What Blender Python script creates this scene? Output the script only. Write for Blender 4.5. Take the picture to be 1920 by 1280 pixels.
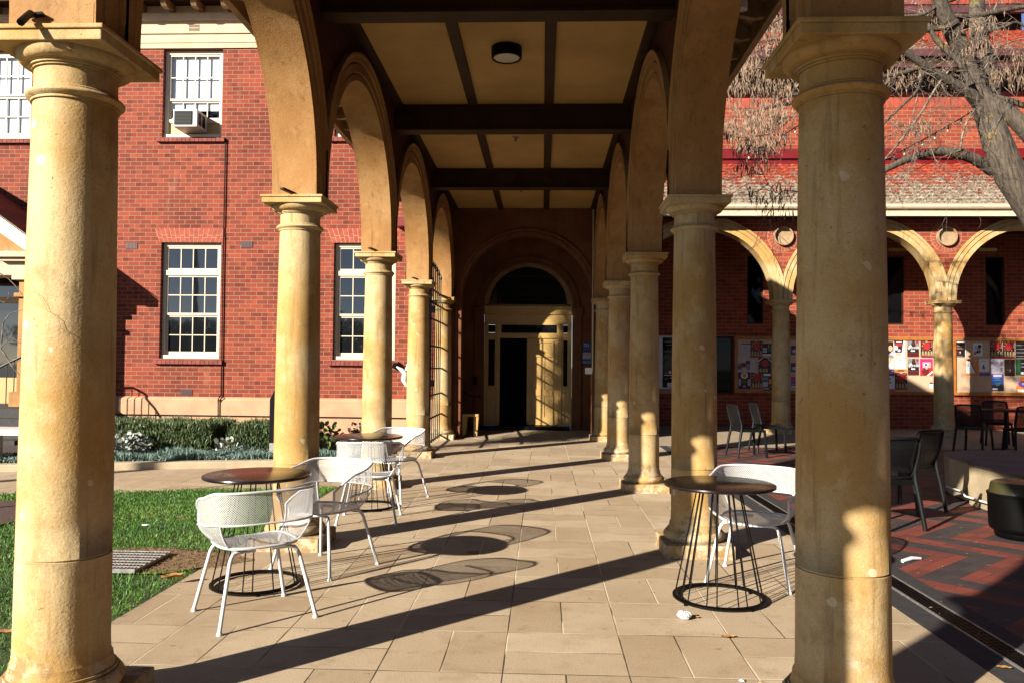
import bpy, math, random
import numpy as np
from mathutils import Vector, Matrix
R_ = math.radians
random.seed(7)
sc = bpy.context.scene
for o in list(bpy.data.objects): bpy.data.objects.remove(o)
COL = sc.collection

# ------------------------------------------------------------------ camera
F_PX, YAW, PIT, ROL, EYE = 1478.58, 0.0388213, 0.0306856, 0.0086186, 1.48
cy, sy, cp, sp, cr, sr = math.cos(YAW), math.sin(YAW), math.cos(PIT), math.sin(PIT), math.cos(ROL), math.sin(ROL)
right = Vector((cy, sy, 0)); hf = Vector((-sy, cy, 0)); zup = Vector((0, 0, 1))
fwd = hf*cp + zup*sp; up = -hf*sp + zup*cp
r2 = right*cr + up*sr; u2 = -right*sr + up*cr
cam = bpy.data.objects.new('camera', bpy.data.cameras.new('camera')); COL.objects.link(cam)
cam.matrix_world = Matrix(((r2.x, u2.x, -fwd.x, 0), (r2.y, u2.y, -fwd.y, 0), (r2.z, u2.z, -fwd.z, EYE), (0, 0, 0, 1)))
cam.data.sensor_width = 36; cam.data.lens = F_PX/1920*36
cam.data.clip_start = 0.05; cam.data.clip_end = 2000
sc.camera = cam
def at(px, py, Y=None, z=None, X=None):
    """world point seen at a photo pixel, on the plane Y=, z= or X="""
    d = fwd + r2*((px-960)/F_PX) + u2*((640-py)/F_PX)
    t = Y/d.y if Y is not None else ((z-EYE)/d.z if z is not None else X/d.x)
    return Vector((0, 0, EYE)) + d*t

# ------------------------------------------------------------------ light
SUN_EL, SUN_AZ = 22.0, 45.0          # elevation; travel direction from +Y towards +X
sc.world = bpy.data.worlds.new('World'); sc.world.use_nodes = True
nt = sc.world.node_tree; nt.nodes.clear()
wo = nt.nodes.new('ShaderNodeOutputWorld'); bg = nt.nodes.new('ShaderNodeBackground')
sky = nt.nodes.new('ShaderNodeTexSky'); sky.sky_type = 'NISHITA'; sky.sun_disc = False
sky.sun_elevation = R_(SUN_EL); sky.sun_rotation = R_(180+SUN_AZ); sky.air_density = 0.55; sky.dust_density = 0.2; sky.ozone_density = 1.0; sky.altitude = 200
nt.links.new(sky.outputs[0], bg.inputs[0]); bg.inputs[1].default_value = 0.05
nt.links.new(bg.outputs[0], wo.inputs[0])
sl = bpy.data.lights.new('sun', 'SUN'); sl.energy = 5.0; sl.angle = R_(0.55); sl.color = (1.0, 0.92, 0.79)
so = bpy.data.objects.new('sun', sl); COL.objects.link(so); so.location = (-20, -20, 15)
trav = Vector((math.sin(R_(SUN_AZ))*math.cos(R_(SUN_EL)), math.cos(R_(SUN_AZ))*math.cos(R_(SUN_EL)), -math.sin(R_(SUN_EL))))
so.rotation_euler = trav.to_track_quat('-Z', 'Y').to_euler()
sc.view_settings.view_transform = 'Standard'; sc.view_settings.look = 'None'
sc.view_settings.gamma = 1; sc.view_settings.use_curve_mapping = False
sc.view_settings.exposure = 1.68
sc.render.engine = 'CYCLES'
sc.cycles.max_bounces = 8; sc.cycles.diffuse_bounces = 1; sc.cycles.transparent_max_bounces = 24

# ------------------------------------------------------------------ node helper
class S:
    """socket wrapper with arithmetic"""
    def __init__(s, t, k): s.t = t; s.k = k
    def _m(s, op, *a, clamp=False):
        n = s.t.nodes.new('ShaderNodeMath'); n.operation = op; n.use_clamp = clamp
        for i, v in enumerate((s,)+a):
            if isinstance(v, S): s.t.links.new(v.k, n.inputs[i])
            else: n.inputs[i].default_value = v
        return S(s.t, n.outputs[0])
    def __add__(s, o): return s._m('ADD', o)
    def __sub__(s, o): return s._m('SUBTRACT', o)
    def __mul__(s, o): return s._m('MULTIPLY', o)
    def __truediv__(s, o): return s._m('DIVIDE', o)
    def mod(s, o): return s._m('FLOORED_MODULO', o)
    def floor(s): return s._m('FLOOR')
    def abs(s): return s._m('ABSOLUTE')
    def lt(s, o): return s._m('LESS_THAN', o)
    def gt(s, o): return s._m('GREATER_THAN', o)
    def min(s, o): return s._m('MINIMUM', o)
    def max(s, o): return s._m('MAXIMUM', o)
    def sat(s): return s._m('ADD', 0.0, clamp=True)
    def ss(s, a, b):
        n = s.t.nodes.new('ShaderNodeMapRange'); n.interpolation_type = 'SMOOTHSTEP'
        s.t.links.new(s.k, n.inputs[0]); n.inputs[1].default_value = a; n.inputs[2].default_value = b
        return S(s.t, n.outputs[0])
ALB = 0.68
class M:
    def __init__(s, name):
        s.m = bpy.data.materials.new(name); s.m.use_nodes = True; s.t = s.m.node_tree
        s.b = s.t.nodes['Principled BSDF']; s.o = s.t.nodes['Material Output']
    def n(s, t): return s.t.nodes.new('ShaderNode'+t)
    def l(s, a, b): s.t.links.new(a.k if isinstance(a, S) else a, b)
    def pos(s):
        g = s.n('NewGeometry'); x = s.n('SeparateXYZ'); s.l(g.outputs['Position'], x.inputs[0])
        return [S(s.t, x.outputs[i]) for i in range(3)]
    def vec(s, *a):
        c = s.n('CombineXYZ')
        for i, v in enumerate(a):
            if isinstance(v, S): s.l(v, c.inputs[i])
            else: c.inputs[i].default_value = v
        return S(s.t, c.outputs[0])
    def wpos(s): return S(s.t, s.n('NewGeometry').outputs['Position'])
    def noise(s, scale=5, det=4, rough=.55, v=None, dist=0):
        n = s.n('TexNoise'); n.inputs['Scale'].default_value = scale; n.inputs['Detail'].default_value = det
        n.inputs['Roughness'].default_value = rough; n.inputs['Distortion'].default_value = dist
        s.l(v or s.wpos(), n.inputs['Vector']); return S(s.t, n.outputs[0])
    def voro(s, scale, v=None, feat='F1', out=0):
        n = s.n('TexVoronoi'); n.feature = feat; n.inputs['Scale'].default_value = scale
        s.l(v or s.wpos(), n.inputs['Vector']); return S(s.t, n.outputs[out])
    def mix(s, f, a, b, mode='MIX'):
        n = s.n('Mix'); n.data_type = 'RGBA'; n.blend_type = mode
        for k, v in ((0, f), (6, a), (7, b)):
            if isinstance(v, S): s.l(v, n.inputs[k])
            elif k == 0: n.inputs[k].default_value = v
            else: n.inputs[k].default_value = (*[c*ALB for c in v], 1)
        return S(s.t, n.outputs[2])
    def white(s, v):
        n = s.n('TexWhiteNoise'); n.noise_dimensions = '2D'; s.l(v, n.inputs['Vector']); return S(s.t, n.outputs[0])
    def bump(s, h, st=.3, d=.01):
        n = s.n('Bump'); n.inputs['Strength'].default_value = st; n.inputs['Distance'].default_value = d
        s.l(h, n.inputs['Height']); s.l(n.outputs[0], s.b.inputs['Normal'])
    def base(s, c):
        if isinstance(c, S): s.l(c, s.b.inputs['Base Color'])
        else: s.b.inputs['Base Color'].default_value = (*[q*ALB for q in c], 1)
    def rough(s, r):
        if isinstance(r, S): s.l(r, s.b.inputs['Roughness'])
        else: s.b.inputs['Roughness'].default_value = r
def simple(name, c, rough=.6, metal=0, var=.25, scale=6, bump=0, bscale=60, spec=.5):
    m = M(name); c2 = tuple(x*(1-var) for x in c)
    n = m.noise(scale, 5); m.base(m.mix(n.ss(.35, .65), c2, c)); m.rough(rough)
    m.b.inputs['Metallic'].default_value = metal; m.b.inputs['Specular IOR Level'].default_value = spec
    if bump: m.bump(m.noise(bscale, 3), bump, .005)
    return m.m
def brick(name, axis, c1, c2, mortar, w=.236, h=.0870, ms=.0042, off=(0, 0), dark=.35, stain=True):
    m = M(name); x, y, z = m.pos(); u = x if axis == 'x' else y
    v = m.vec(u+off[0], z+off[1], 0.0)
    n = m.n('TexBrick'); n.offset = .5; n.squash = 1
    for k, val in (('Scale', 1), ('Mortar Size', ms), ('Mortar Smooth', .25), ('Bias', 0), ('Brick Width', w), ('Row Height', h)): n.inputs[k].default_value = val
    n.inputs['Color1'].default_value = (1, 1, 1, 1); n.inputs['Color2'].default_value = (0, 0, 0, 1); n.inputs['Mortar'].default_value = (.5, .5, .5, 1)
    m.l(v, n.inputs['Vector'])
    tint = S(m.t, n.outputs[0]); fac = S(m.t, n.outputs[1])
    col = m.mix(tint, c1, c2)
    cell = m.vec(((u+off[0])/(w*.5)).floor(), ((z+off[1])/h).floor(), 0.0)
    wn = m.white(cell)
    col = m.mix(wn.gt(.86)*.55, col, tuple(c*dark for c in c2))
    fine = m.noise(55, 3); col = m.mix(fine.ss(.3, .75)*.35, col, tuple(c*.45 for c in c1))
    col = m.mix(m.white(m.vec(((u+off[0])/(w*.5)).floor()+7.0, ((z+off[1])/h).floor(), 0.0))*.45, col, tuple(c*.6 for c in c1))
    if stain: col = m.mix(m.noise(.7, 6, .65).ss(.48, .68)*.5, col, tuple(c*.45 for c in c2)); col = m.mix(m.noise(1.0, 5, .6, v=m.vec(x*2.5, y, z*.5)).ss(.6, .75)*.3, col, mortar)
    col = m.mix(fac, col, m.mix(m.noise(8, 3), mortar, tuple(c*.7 for c in mortar)))
    m.base(col); m.rough(.85); m.b.inputs['Specular IOR Level'].default_value = .25
    m.bump((fac*-1.0)+fine*.25, .6, .006)
    return m.m
def stone(name, pale, ochre, dirt, low=1.0, chips=True):
    m = M(name); x, y, z = m.pos()
    big = m.noise(1.7, 5, .6); col = m.mix(big.ss(.38, .62), pale, ochre)
    # weathering: warmer, stained patches, more of them towards the foot
    hgt = (z*-1.0+low).sat()
    drip = m.noise(1.0, 4, .6, v=m.vec(x*7.0, y*7.0, z*1.3))
    col = m.mix((drip.ss(.45, .7)*(hgt*.7+.35)).sat(), col, ochre)
    streak = m.noise(1.0, 4, .6, v=m.vec(x*22.0, y*22.0, z*1.6))
    col = m.mix(streak.ss(.54, .74)*.5, col, dirt)
    col = m.mix(m.noise(.8, 3, .6, v=m.vec(x*3.0, y*3.0, z*.9)).ss(.52, .66)*.3, col, tuple(d*2.2 for d in dirt))
    col = m.mix(m.noise(4, 6, .75).ss(.52, .68)*.38, col, tuple(d*1.8 for d in dirt)); col = m.mix(m.noise(6.5, 5, .7, v=m.vec(x+9.0, y, z*.7)).ss(.56, .68)*.35, col, tuple(min(.8, c*1.2) for c in pale))
    col = m.mix(m.noise(38, 4, .75).ss(.5, .7)*.30, col, tuple(c*.55 for c in ochre))
    col = m.mix(m.noise(140, 2).ss(.3, .7)*.28, col, tuple(c*.62 for c in ochre))
    # pocks and paler worn patches
    pit = m.noise(48, 3, .6); rnd = m.noise(3.2, 3)
    pits = pit.ss(.68, .71)*rnd.ss(.5, .56)
    col = m.mix(pits*.7, col, dirt)
    if chips:
        foot = (m.noise(5, 6, .7)+z*-.55+.14).ss(.50, .60); col = m.mix(foot*.55, col, m.mix(m.noise(11, 4, .7).ss(.45, .55), (.20, .11, .05), (.55, .47, .36)))
        ch = m.noise(4.0, 6, .7, v=m.vec(x+3.7, y*1.0, z*.8)).ss(.69, .70)
        col = m.mix(ch*.75, col, (.74, .66, .5))
        dots = m.voro(5.0, v=m.vec(x+m.noise(9, 3)*.08, y, z+m.noise(7, 3)*.1)).lt(.12)*m.noise(1.9, 2).gt(.53)
        col = m.mix(dots*.6, col, (.72, .62, .45))
    m.base(col); m.rough(.82); m.b.inputs['Specular IOR Level'].default_value = .3
    m.bump(m.noise(90, 4)*.6+m.noise(9, 5, .65)*.7-pits*1.6, .5, .006)
    return m.m

MAT = {}
MAT['stone'] = stone('column_stone', (.64, .49, .265), (.50, .295, .090), (.10, .06, .026))
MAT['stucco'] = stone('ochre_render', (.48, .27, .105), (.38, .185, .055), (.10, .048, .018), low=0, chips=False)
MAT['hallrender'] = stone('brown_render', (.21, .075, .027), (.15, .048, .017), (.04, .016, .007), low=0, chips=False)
MAT['plinth'] = simple('peach_render', (.56, .31, .175), .85, var=.18, scale=3, bump=.3, bscale=90)
MAT['cream'] = simple('cream_render', (.66, .49, .31), .8, var=.15, scale=2.5, bump=.2, bscale=90)
MAT['brick_x'] = brick('red_brick', 'x', (.34, .064, .030), (.17, .028, .017), (.40, .26, .165))
MAT['brick_far'] = brick('red_brick_far', 'x', (.38, .070, .028), (.21, .032, .017), (.40, .26, .18), w=.265, h=.095, ms=.005, dark=.5, stain=False)
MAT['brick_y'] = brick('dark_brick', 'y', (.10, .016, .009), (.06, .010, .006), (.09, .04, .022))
MAT['lintel'] = simple('orange_brick', (.38, .065, .03), .85, var=.35, scale=9)
MAT['sillbrick'] = simple('sill_brick', (.26, .05, .035), .85, var=.4, scale=9)
MAT['trim'] = simple('cream_paint', (.72, .61, .43), .45, var=.06)
MAT['white'] = simple('white_paint', (.80, .79, .76), .4, var=.05)
MAT['timber'] = simple('dark_brown_paint', (.050, .020, .009), .6, var=.35, scale=4, bump=.2, bscale=30, spec=.15)
MAT['timber2'] = simple('rafter_paint', (.40, .24, .11), .6, var=.3, scale=4)
def ceil():
    m = M('ceiling_board'); x, y, z = m.pos()
    col = m.mix(m.noise(1.3, 5, .6).ss(.35, .7), (.54, .33, .105), (.43, .25, .075))
    col = m.mix(m.noise(2.2, 6, .75).ss(.60, .70)*.4, col, (.26, .14, .045)); col = m.mix(m.noise(60, 2).ss(.68, .72)*.5, col, (.15, .09, .04))
    j = ((y/1.2).mod(1.0)-.5).abs().lt(.0022); col = m.mix(j*.5, col, (.2, .12, .05)); m.base(col); m.rough(.7); m.bump(m.noise(8, 3)-j*1.0, .2, .004); return m.m
MAT['ceiling'] = ceil()
MAT['black'] = simple('black_metal', (.002, .002, .0022), .4, var=.2, spec=.12)
MAT['blackplastic'] = simple('charcoal_plastic', (.006, .007, .008), .5, var=.2, spec=.18)
MAT['iron'] = simple('wrought_iron', (.01, .01, .011), .5, var=.2)
MAT['tabletop'] = simple('table_top_laminate', (.010, .007, .006), .2, var=.3, spec=.42)
MAT['whitemetal'] = simple('white_powdercoat', (.66, .66, .66), .38, var=.03)
MAT['redpaint'] = simple('dark_red_paint', (.17, .005, .005), .4, var=.15)
MAT['purplepaint'] = simple('plum_paint', (.10, .035, .035), .5, var=.2)
MAT['ironwood'] = simple('brown_fence', (.3, .1, .04), .7)
MAT['doorpaint'] = simple('yellow_cream_paint', (.50, .31, .095), .5, var=.1)
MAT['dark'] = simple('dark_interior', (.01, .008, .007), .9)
MAT['blind'] = simple('pale_blind', (.72, .76, .80), .8, var=.05)
MAT['terra'] = simple('terracotta_vent', (.10, .012, .02), .8)
MAT['darkpaver'] = simple('charcoal_paver', (.028, .024, .026), .8, var=.4, scale=12, bump=.4, bscale=80)
MAT['kerb'] = simple('concrete_kerb', (.55, .43, .28), .85, var=.2, scale=5, bump=.3)
MAT['concrete'] = simple('podium_concrete', (.42, .33, .20), .85, var=.3, scale=2.6, bump=.3)
MAT['podtop'] = simple('podium_top', (.20, .15, .13), .8, var=.35, scale=3, bump=.3)
MAT['terrace'] = simple('terrace_concrete', (.40, .30, .19), .85, var=.2, scale=4, bump=.3)
MAT['tube'] = simple('yellow_diffuser', (.6, .5, .12), .4)
MAT['brickring'] = simple('roundel_render', (.40, .27, .15), .8)
MAT['glassfar'] = None
MAT['fanpaint'] = simple('dimmed_cream_paint', (.28, .16, .055), .6)  # door cream darkened, the dimness of the fanlight rim is in the colour
MAT['soil'] = simple('garden_soil', (.06, .035, .02), .95, var=.5, scale=20, bump=.8, bscale=40)
MAT['mulch'] = simple('bark_mulch', (.10, .045, .03), .95, var=.7, scale=45, bump=1, bscale=50)
MAT['straw'] = simple('dry_thatch', (.34, .20, .09), .95, var=.6, scale=40, bump=1, bscale=70)
MAT['cork'] = simple('tan_pinboard', (.58, .40, .26), .85, var=.12, scale=5)
MAT['boardframe'] = simple('varnished_frame', (.42, .14, .022), .5, var=.25, scale=7)
MAT['steel'] = simple('galvanised_steel', (.42, .40, .38), .45, metal=.6, var=.3, scale=30)
MAT['olive'] = simple('olive_lid', (.045, .042, .016), .25, var=.15)
MAT['paper'] = simple('white_paper', (.80, .80, .80), .7, var=.04)
MAT['leafdry'] = simple('dry_leaf', (.48, .24, .07), .7, var=.4, scale=30)
MAT['bulb'] = simple('clear_bulb', (.50, .40, .28), .15, var=.05)
MAT['diffuser'] = simple('opal_diffuser', (.62, .58, .50), .4, var=.03)
for nme, c in dict(p_black=(.012, .01, .01), p_red=(.42, .02, .02), p_dred=(.13, .012, .012), p_orange=(.75, .22, .03), p_magenta=(.52, .02, .19), p_pink=(.75, .08, .35), p_purple=(.16, .05, .36), p_blue=(.03, .06, .28), p_green=(.02, .11, .05), p_bone=(.42, .34, .18), p_lilac=(.48, .44, .56), p_grey=(.22, .22, .23), p_peach=(.8, .4, .25), p_teal=(.05, .24, .34), p_skyblue=(.05, .30, .55)).items():
    MAT[nme] = simple(nme[2:]+'_ink', c, .5, var=.1, scale=20)

def mk_glass(name, tint, rough=.03):
    m = M(name); m.base(tint); m.rough(rough); m.b.inputs['Specular IOR Level'].default_value = .9
    m.bump(m.noise(1.3, 2), .08, .02); return m.m
MAT['glass'] = mk_glass('dark_glass', (.008, .009, .011))
def clear_glass():
    m = M('clear_glass'); tr = m.n('BsdfTransparent'); gl = m.n('BsdfGlossy'); gl.inputs['Roughness'].default_value = .02
    mx = m.n('MixShader'); mx.inputs[0].default_value = .07
    m.l(tr.outputs[0], mx.inputs[1]); m.l(gl.outputs[0], mx.inputs[2]); m.l(mx.outputs[0], m.o.inputs[0]); return m.m
MAT['clear'] = clear_glass()
MAT['glassfar'] = mk_glass('shaded_glass', (.004, .004, .005)); MAT['glassfar'].node_tree.nodes['Principled BSDF'].inputs['Specular IOR Level'].default_value = .10

def paving():
    m = M('stone_pavers'); x, y, z = m.pos()
    U, V, = .61, .585
    gx = (x+.79)/U; gy = (y-4.43)/V
    ix = gx.floor(); iy = gy.floor(); fx = (gx-ix)*U; fy = (gy-iy)*V
    par = (ix+iy).mod(2.0)                      # 1: split along x, 0: along y
    dx = fx.min(fx*-1.0+U); dy = fy.min(fy*-1.0+V)
    dsx = (fx-U/2).abs(); dsy = (fy-V/2).abs()
    d = dx.min(dy).min(dx)
    d = d.min(dsx+(par*-1.0+1.0)*9.0).min(dsy+par*9.0)
    sub = fx.gt(U/2)*par + fy.gt(V/2)*(par*-1.0+1.0)
    cell = m.vec(ix+sub*.37, iy+sub*.21, 0.0); w = m.white(cell)
    col = m.mix(w, (.64, .51, .35), (.47, .355, .23))
    col = m.mix(m.noise(1.3, 5).ss(.4, .7)*.35, col, (.36, .23, .12))
    col = m.mix(m.noise(130, 3, .7).ss(.42, .62)*.42, col, (.22, .14, .08)); col = m.mix(m.noise(60, 3, .7).ss(.52, .7)*.35, col, (.62, .48, .31)); col = m.mix(m.noise(3.2, 6, .7).ss(.5, .7)*.4, col, (.30, .19, .10))
    col = m.mix(m.noise(.55, 5, .65).ss(.46, .66)*.4, col, (.33, .235, .14)); col = m.mix(m.noise(7, 7, .75).ss(.55, .72)*.5, col, (.22, .14, .08))
    gum = m.voro(4.5).lt(.07)*m.noise(2.3, 2).gt(.52); col = m.mix(gum*.6, col, (.14, .10, .075))
    spots = m.noise(7, 4, .6, v=m.vec(x*1.0, y*2.2, z)).ss(.69, .72); col = m.mix(spots*.55, col, (.13, .08, .05))
    jw = m.noise(4, 3)*.006+.0018
    j = (d-jw)._m('MULTIPLY', -400.0).sat()
    jc = m.mix(m.noise(1.1, 2).ss(.45, .55), (.04, .025, .015), (.72, .60, .43))
    col = m.mix(j*.85, col, jc)
    m.base(col); m.rough(.78); m.b.inputs['Specular IOR Level'].default_value = .3
    m.bump(m.noise(230, 3)*.35-j*1.2, .55, .004); return m.m
MAT['paving'] = paving()
def zigzag():
    m = M('zigzag_brick_paving'); x, y, z = m.pos()
    a = .70; c_, s_ = math.cos(R_(2)), math.sin(R_(2))
    t = x*c_-y*s_; s = x*s_+y*c_
    tri = ((s-5.87).mod(2*a)-a).abs()           # fold line
    b = (t+tri)/math.sqrt(2); c = (t-tri)/math.sqrt(2)
    w = .102
    bi = (b/w).floor(); off = bi.mod(2.0)*.5
    cc = c/(w*2)+off; ci = cc.floor()
    db = (b/w-bi)*w; db = db.min(db*-1.0+w); dc = (cc-ci)*w*2; dc = dc.min(dc*-1.0+w*2)
    d = db.min(dc)
    side = (s-5.87).mod(2*a).gt(a)
    rnd = m.white(m.vec(bi+side*.3, ci+((s-5.87)/(2*a)).floor()*.61, 0.0))
    red = m.mix(rnd, (.25, .042, .018), (.14, .022, .012)); drk = m.mix(rnd, (.050, .034, .034), (.026, .018, .02))
    isred = (bi.mod(4.0)).lt(1.5)
    col = m.mix(isred, drk, red)
    col = m.mix(m.noise(80, 3).ss(.35, .75)*.4, col, (.05, .03, .025))
    j = (d-.003)._m('MULTIPLY', -350.0).sat()
    col = m.mix(j*.9, col, (.02, .014, .01)); m.base(col); m.rough(.72)
    m.bump(m.noise(120, 3)*.4-j, .6, .005); return m.m
MAT['zigzag'] = zigzag()
def grassm():
    m = M('grass_blade'); n = m.noise(1.1, 3); n2 = m.noise(40, 2)
    col = m.mix(n.ss(.35, .65), (.055, .175, .012), (.10, .22, .016)); col = m.mix(n2.ss(.62, .72)*.8, col, (.24, .22, .07))
    m.base(col); m.rough(.5); m.b.inputs['Subsurface Weight'].default_value = 0
    m.b.inputs['Specular IOR Level'].default_value = .3; return m.m
MAT['grass'] = grassm()
def leafm(name, a, b, rough=.55):
    m = M(name); m.base(m.mix(m.noise(14, 3).ss(.35, .65), a, b)); m.rough(rough); return m.m
MAT['lawnsoil'] = leafm('lawn_thatch', (.03, .07, .012), (.06, .075, .02), .9)
MAT['hedge'] = leafm('hedge_leaf', (.04, .075, .016), (.085, .13, .03))
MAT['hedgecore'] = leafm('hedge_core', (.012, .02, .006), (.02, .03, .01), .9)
MAT['chalk'] = leafm('blue_chalk_leaf', (.07, .13, .10), (.17, .26, .22))
MAT['silver'] = leafm('silver_leaf', (.16, .19, .15), (.40, .43, .38))
MAT['greenleaf'] = leafm('green_leaf', (.09, .17, .02), (.16, .26, .03))
MAT['plumleaf'] = leafm('plum_leaf', (.05, .03, .03), (.09, .05, .04))
MAT['strand'] = leafm('dry_strands', (.08, .045, .025), (.38, .25, .16), .7)
def bark():
    m = M('bark'); x, y, z = m.pos()
    st = m.noise(1, 6, .75, v=m.vec(x*30.0+z*6.0, y*30.0, z*5.0+x*6.0))
    col = m.mix(st.ss(.35, .65), (.014, .010, .007), (.16, .12, .085))
    col = m.mix(m.noise(2.2, 4).ss(.35, .65)*.5, col, (.06, .045, .03))
    col = m.mix(m.noise(3.5, 4).ss(.58, .66)*m.noise(24, 4, .7).ss(.47, .6)*.8, col, (.30, .20, .02))
    m.base(col); m.rough(.9); m.bump(st, .9, .03); return m.m
MAT['bark'] = bark()
MAT['twig'] = leafm('grey_twig', (.07, .05, .035), (.26, .20, .15), .85)
def tiles(zt_):
    m = M('lichened_tiles'); x, y, z = m.pos()
    rnd = m.white(m.vec((x/.31).floor(), (z/.16).floor(), 0.0))
    col = m.mix(rnd, (.46, .060, .014), (.28, .032, .012))
    # lichen crust: a growth that thickens towards the eaves
    thick = (z*-1.0+zt_)/1.5
    n = m.noise(3.5, 7, .85, v=m.vec(x, y, z*2.4)); lich = (n+thick.min(1.0)*.20).ss(.57, .60)
    crust = m.mix(m.noise(24, 5, .8).ss(.44, .56), (.50, .45, .34), (.11, .085, .055))
    col = m.mix(lich*.93, col, crust)
    col = m.mix(m.noise(20, 4, .75, v=m.vec(x, y, z*3.0)).ss(.58, .66)*.85, col, (.045, .035, .028)); m.base(col); m.rough(.9)
    m.bump(m.noise(60, 4)+lich*.6, .8, .015); return m.m
MAT['tiles'] = tiles(6.66); MAT['tiles_u'] = tiles(10.1); MAT['tiles_c'] = tiles(11.42)
def tiles_plain():
    m = M('dark_red_tiles'); x, y, z = m.pos()
    rnd = m.white(m.vec((x/.31).floor(), (z/.16).floor(), 0.0))
    m.base(m.mix(rnd, (.22, .03, .02), (.12, .02, .014))); m.rough(.8); m.bump(m.noise(30, 3), .4, .01); return m.m
MAT['tiles2'] = tiles_plain()
def perforated(name, c, rough, pitch, hole, amount=1.0, spec=.5):
    m = M(name); uv = m.n('UVMap'); x = m.n('SeparateXYZ'); m.l(uv.outputs[0], x.inputs[0])
    u = S(m.t, x.outputs[0]); v = S(m.t, x.outputs[1])
    a = ((u+v)/pitch).mod(1.0)-.5; b = ((u-v)/pitch).mod(1.0)-.5
    d = (a*a+b*b)
    holes = d.lt(hole*hole)*amount
    m.base(c); m.rough(rough); m.b.inputs['Specular IOR Level'].default_value = spec
    tr = m.n('BsdfTransparent'); mx = m.n('MixShader'); m.l(holes, mx.inputs[0]); m.l(m.b.outputs[0], mx.inputs[1]); m.l(tr.outputs[0], mx.inputs[2])
    m.l(mx.outputs[0], m.o.inputs[0]); return m.m
MAT['mesh'] = perforated('white_perforated_steel', (.62, .62, .62), .4, .0130, .395)
MAT['meshseat'] = perforated('white_perforated_seat', (.62, .62, .62), .4, .0130, .28)
MAT['perfplastic'] = perforated('charcoal_perforated_plastic', (.006, .007, .008), .5, .022, .25, spec=.15)

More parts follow.
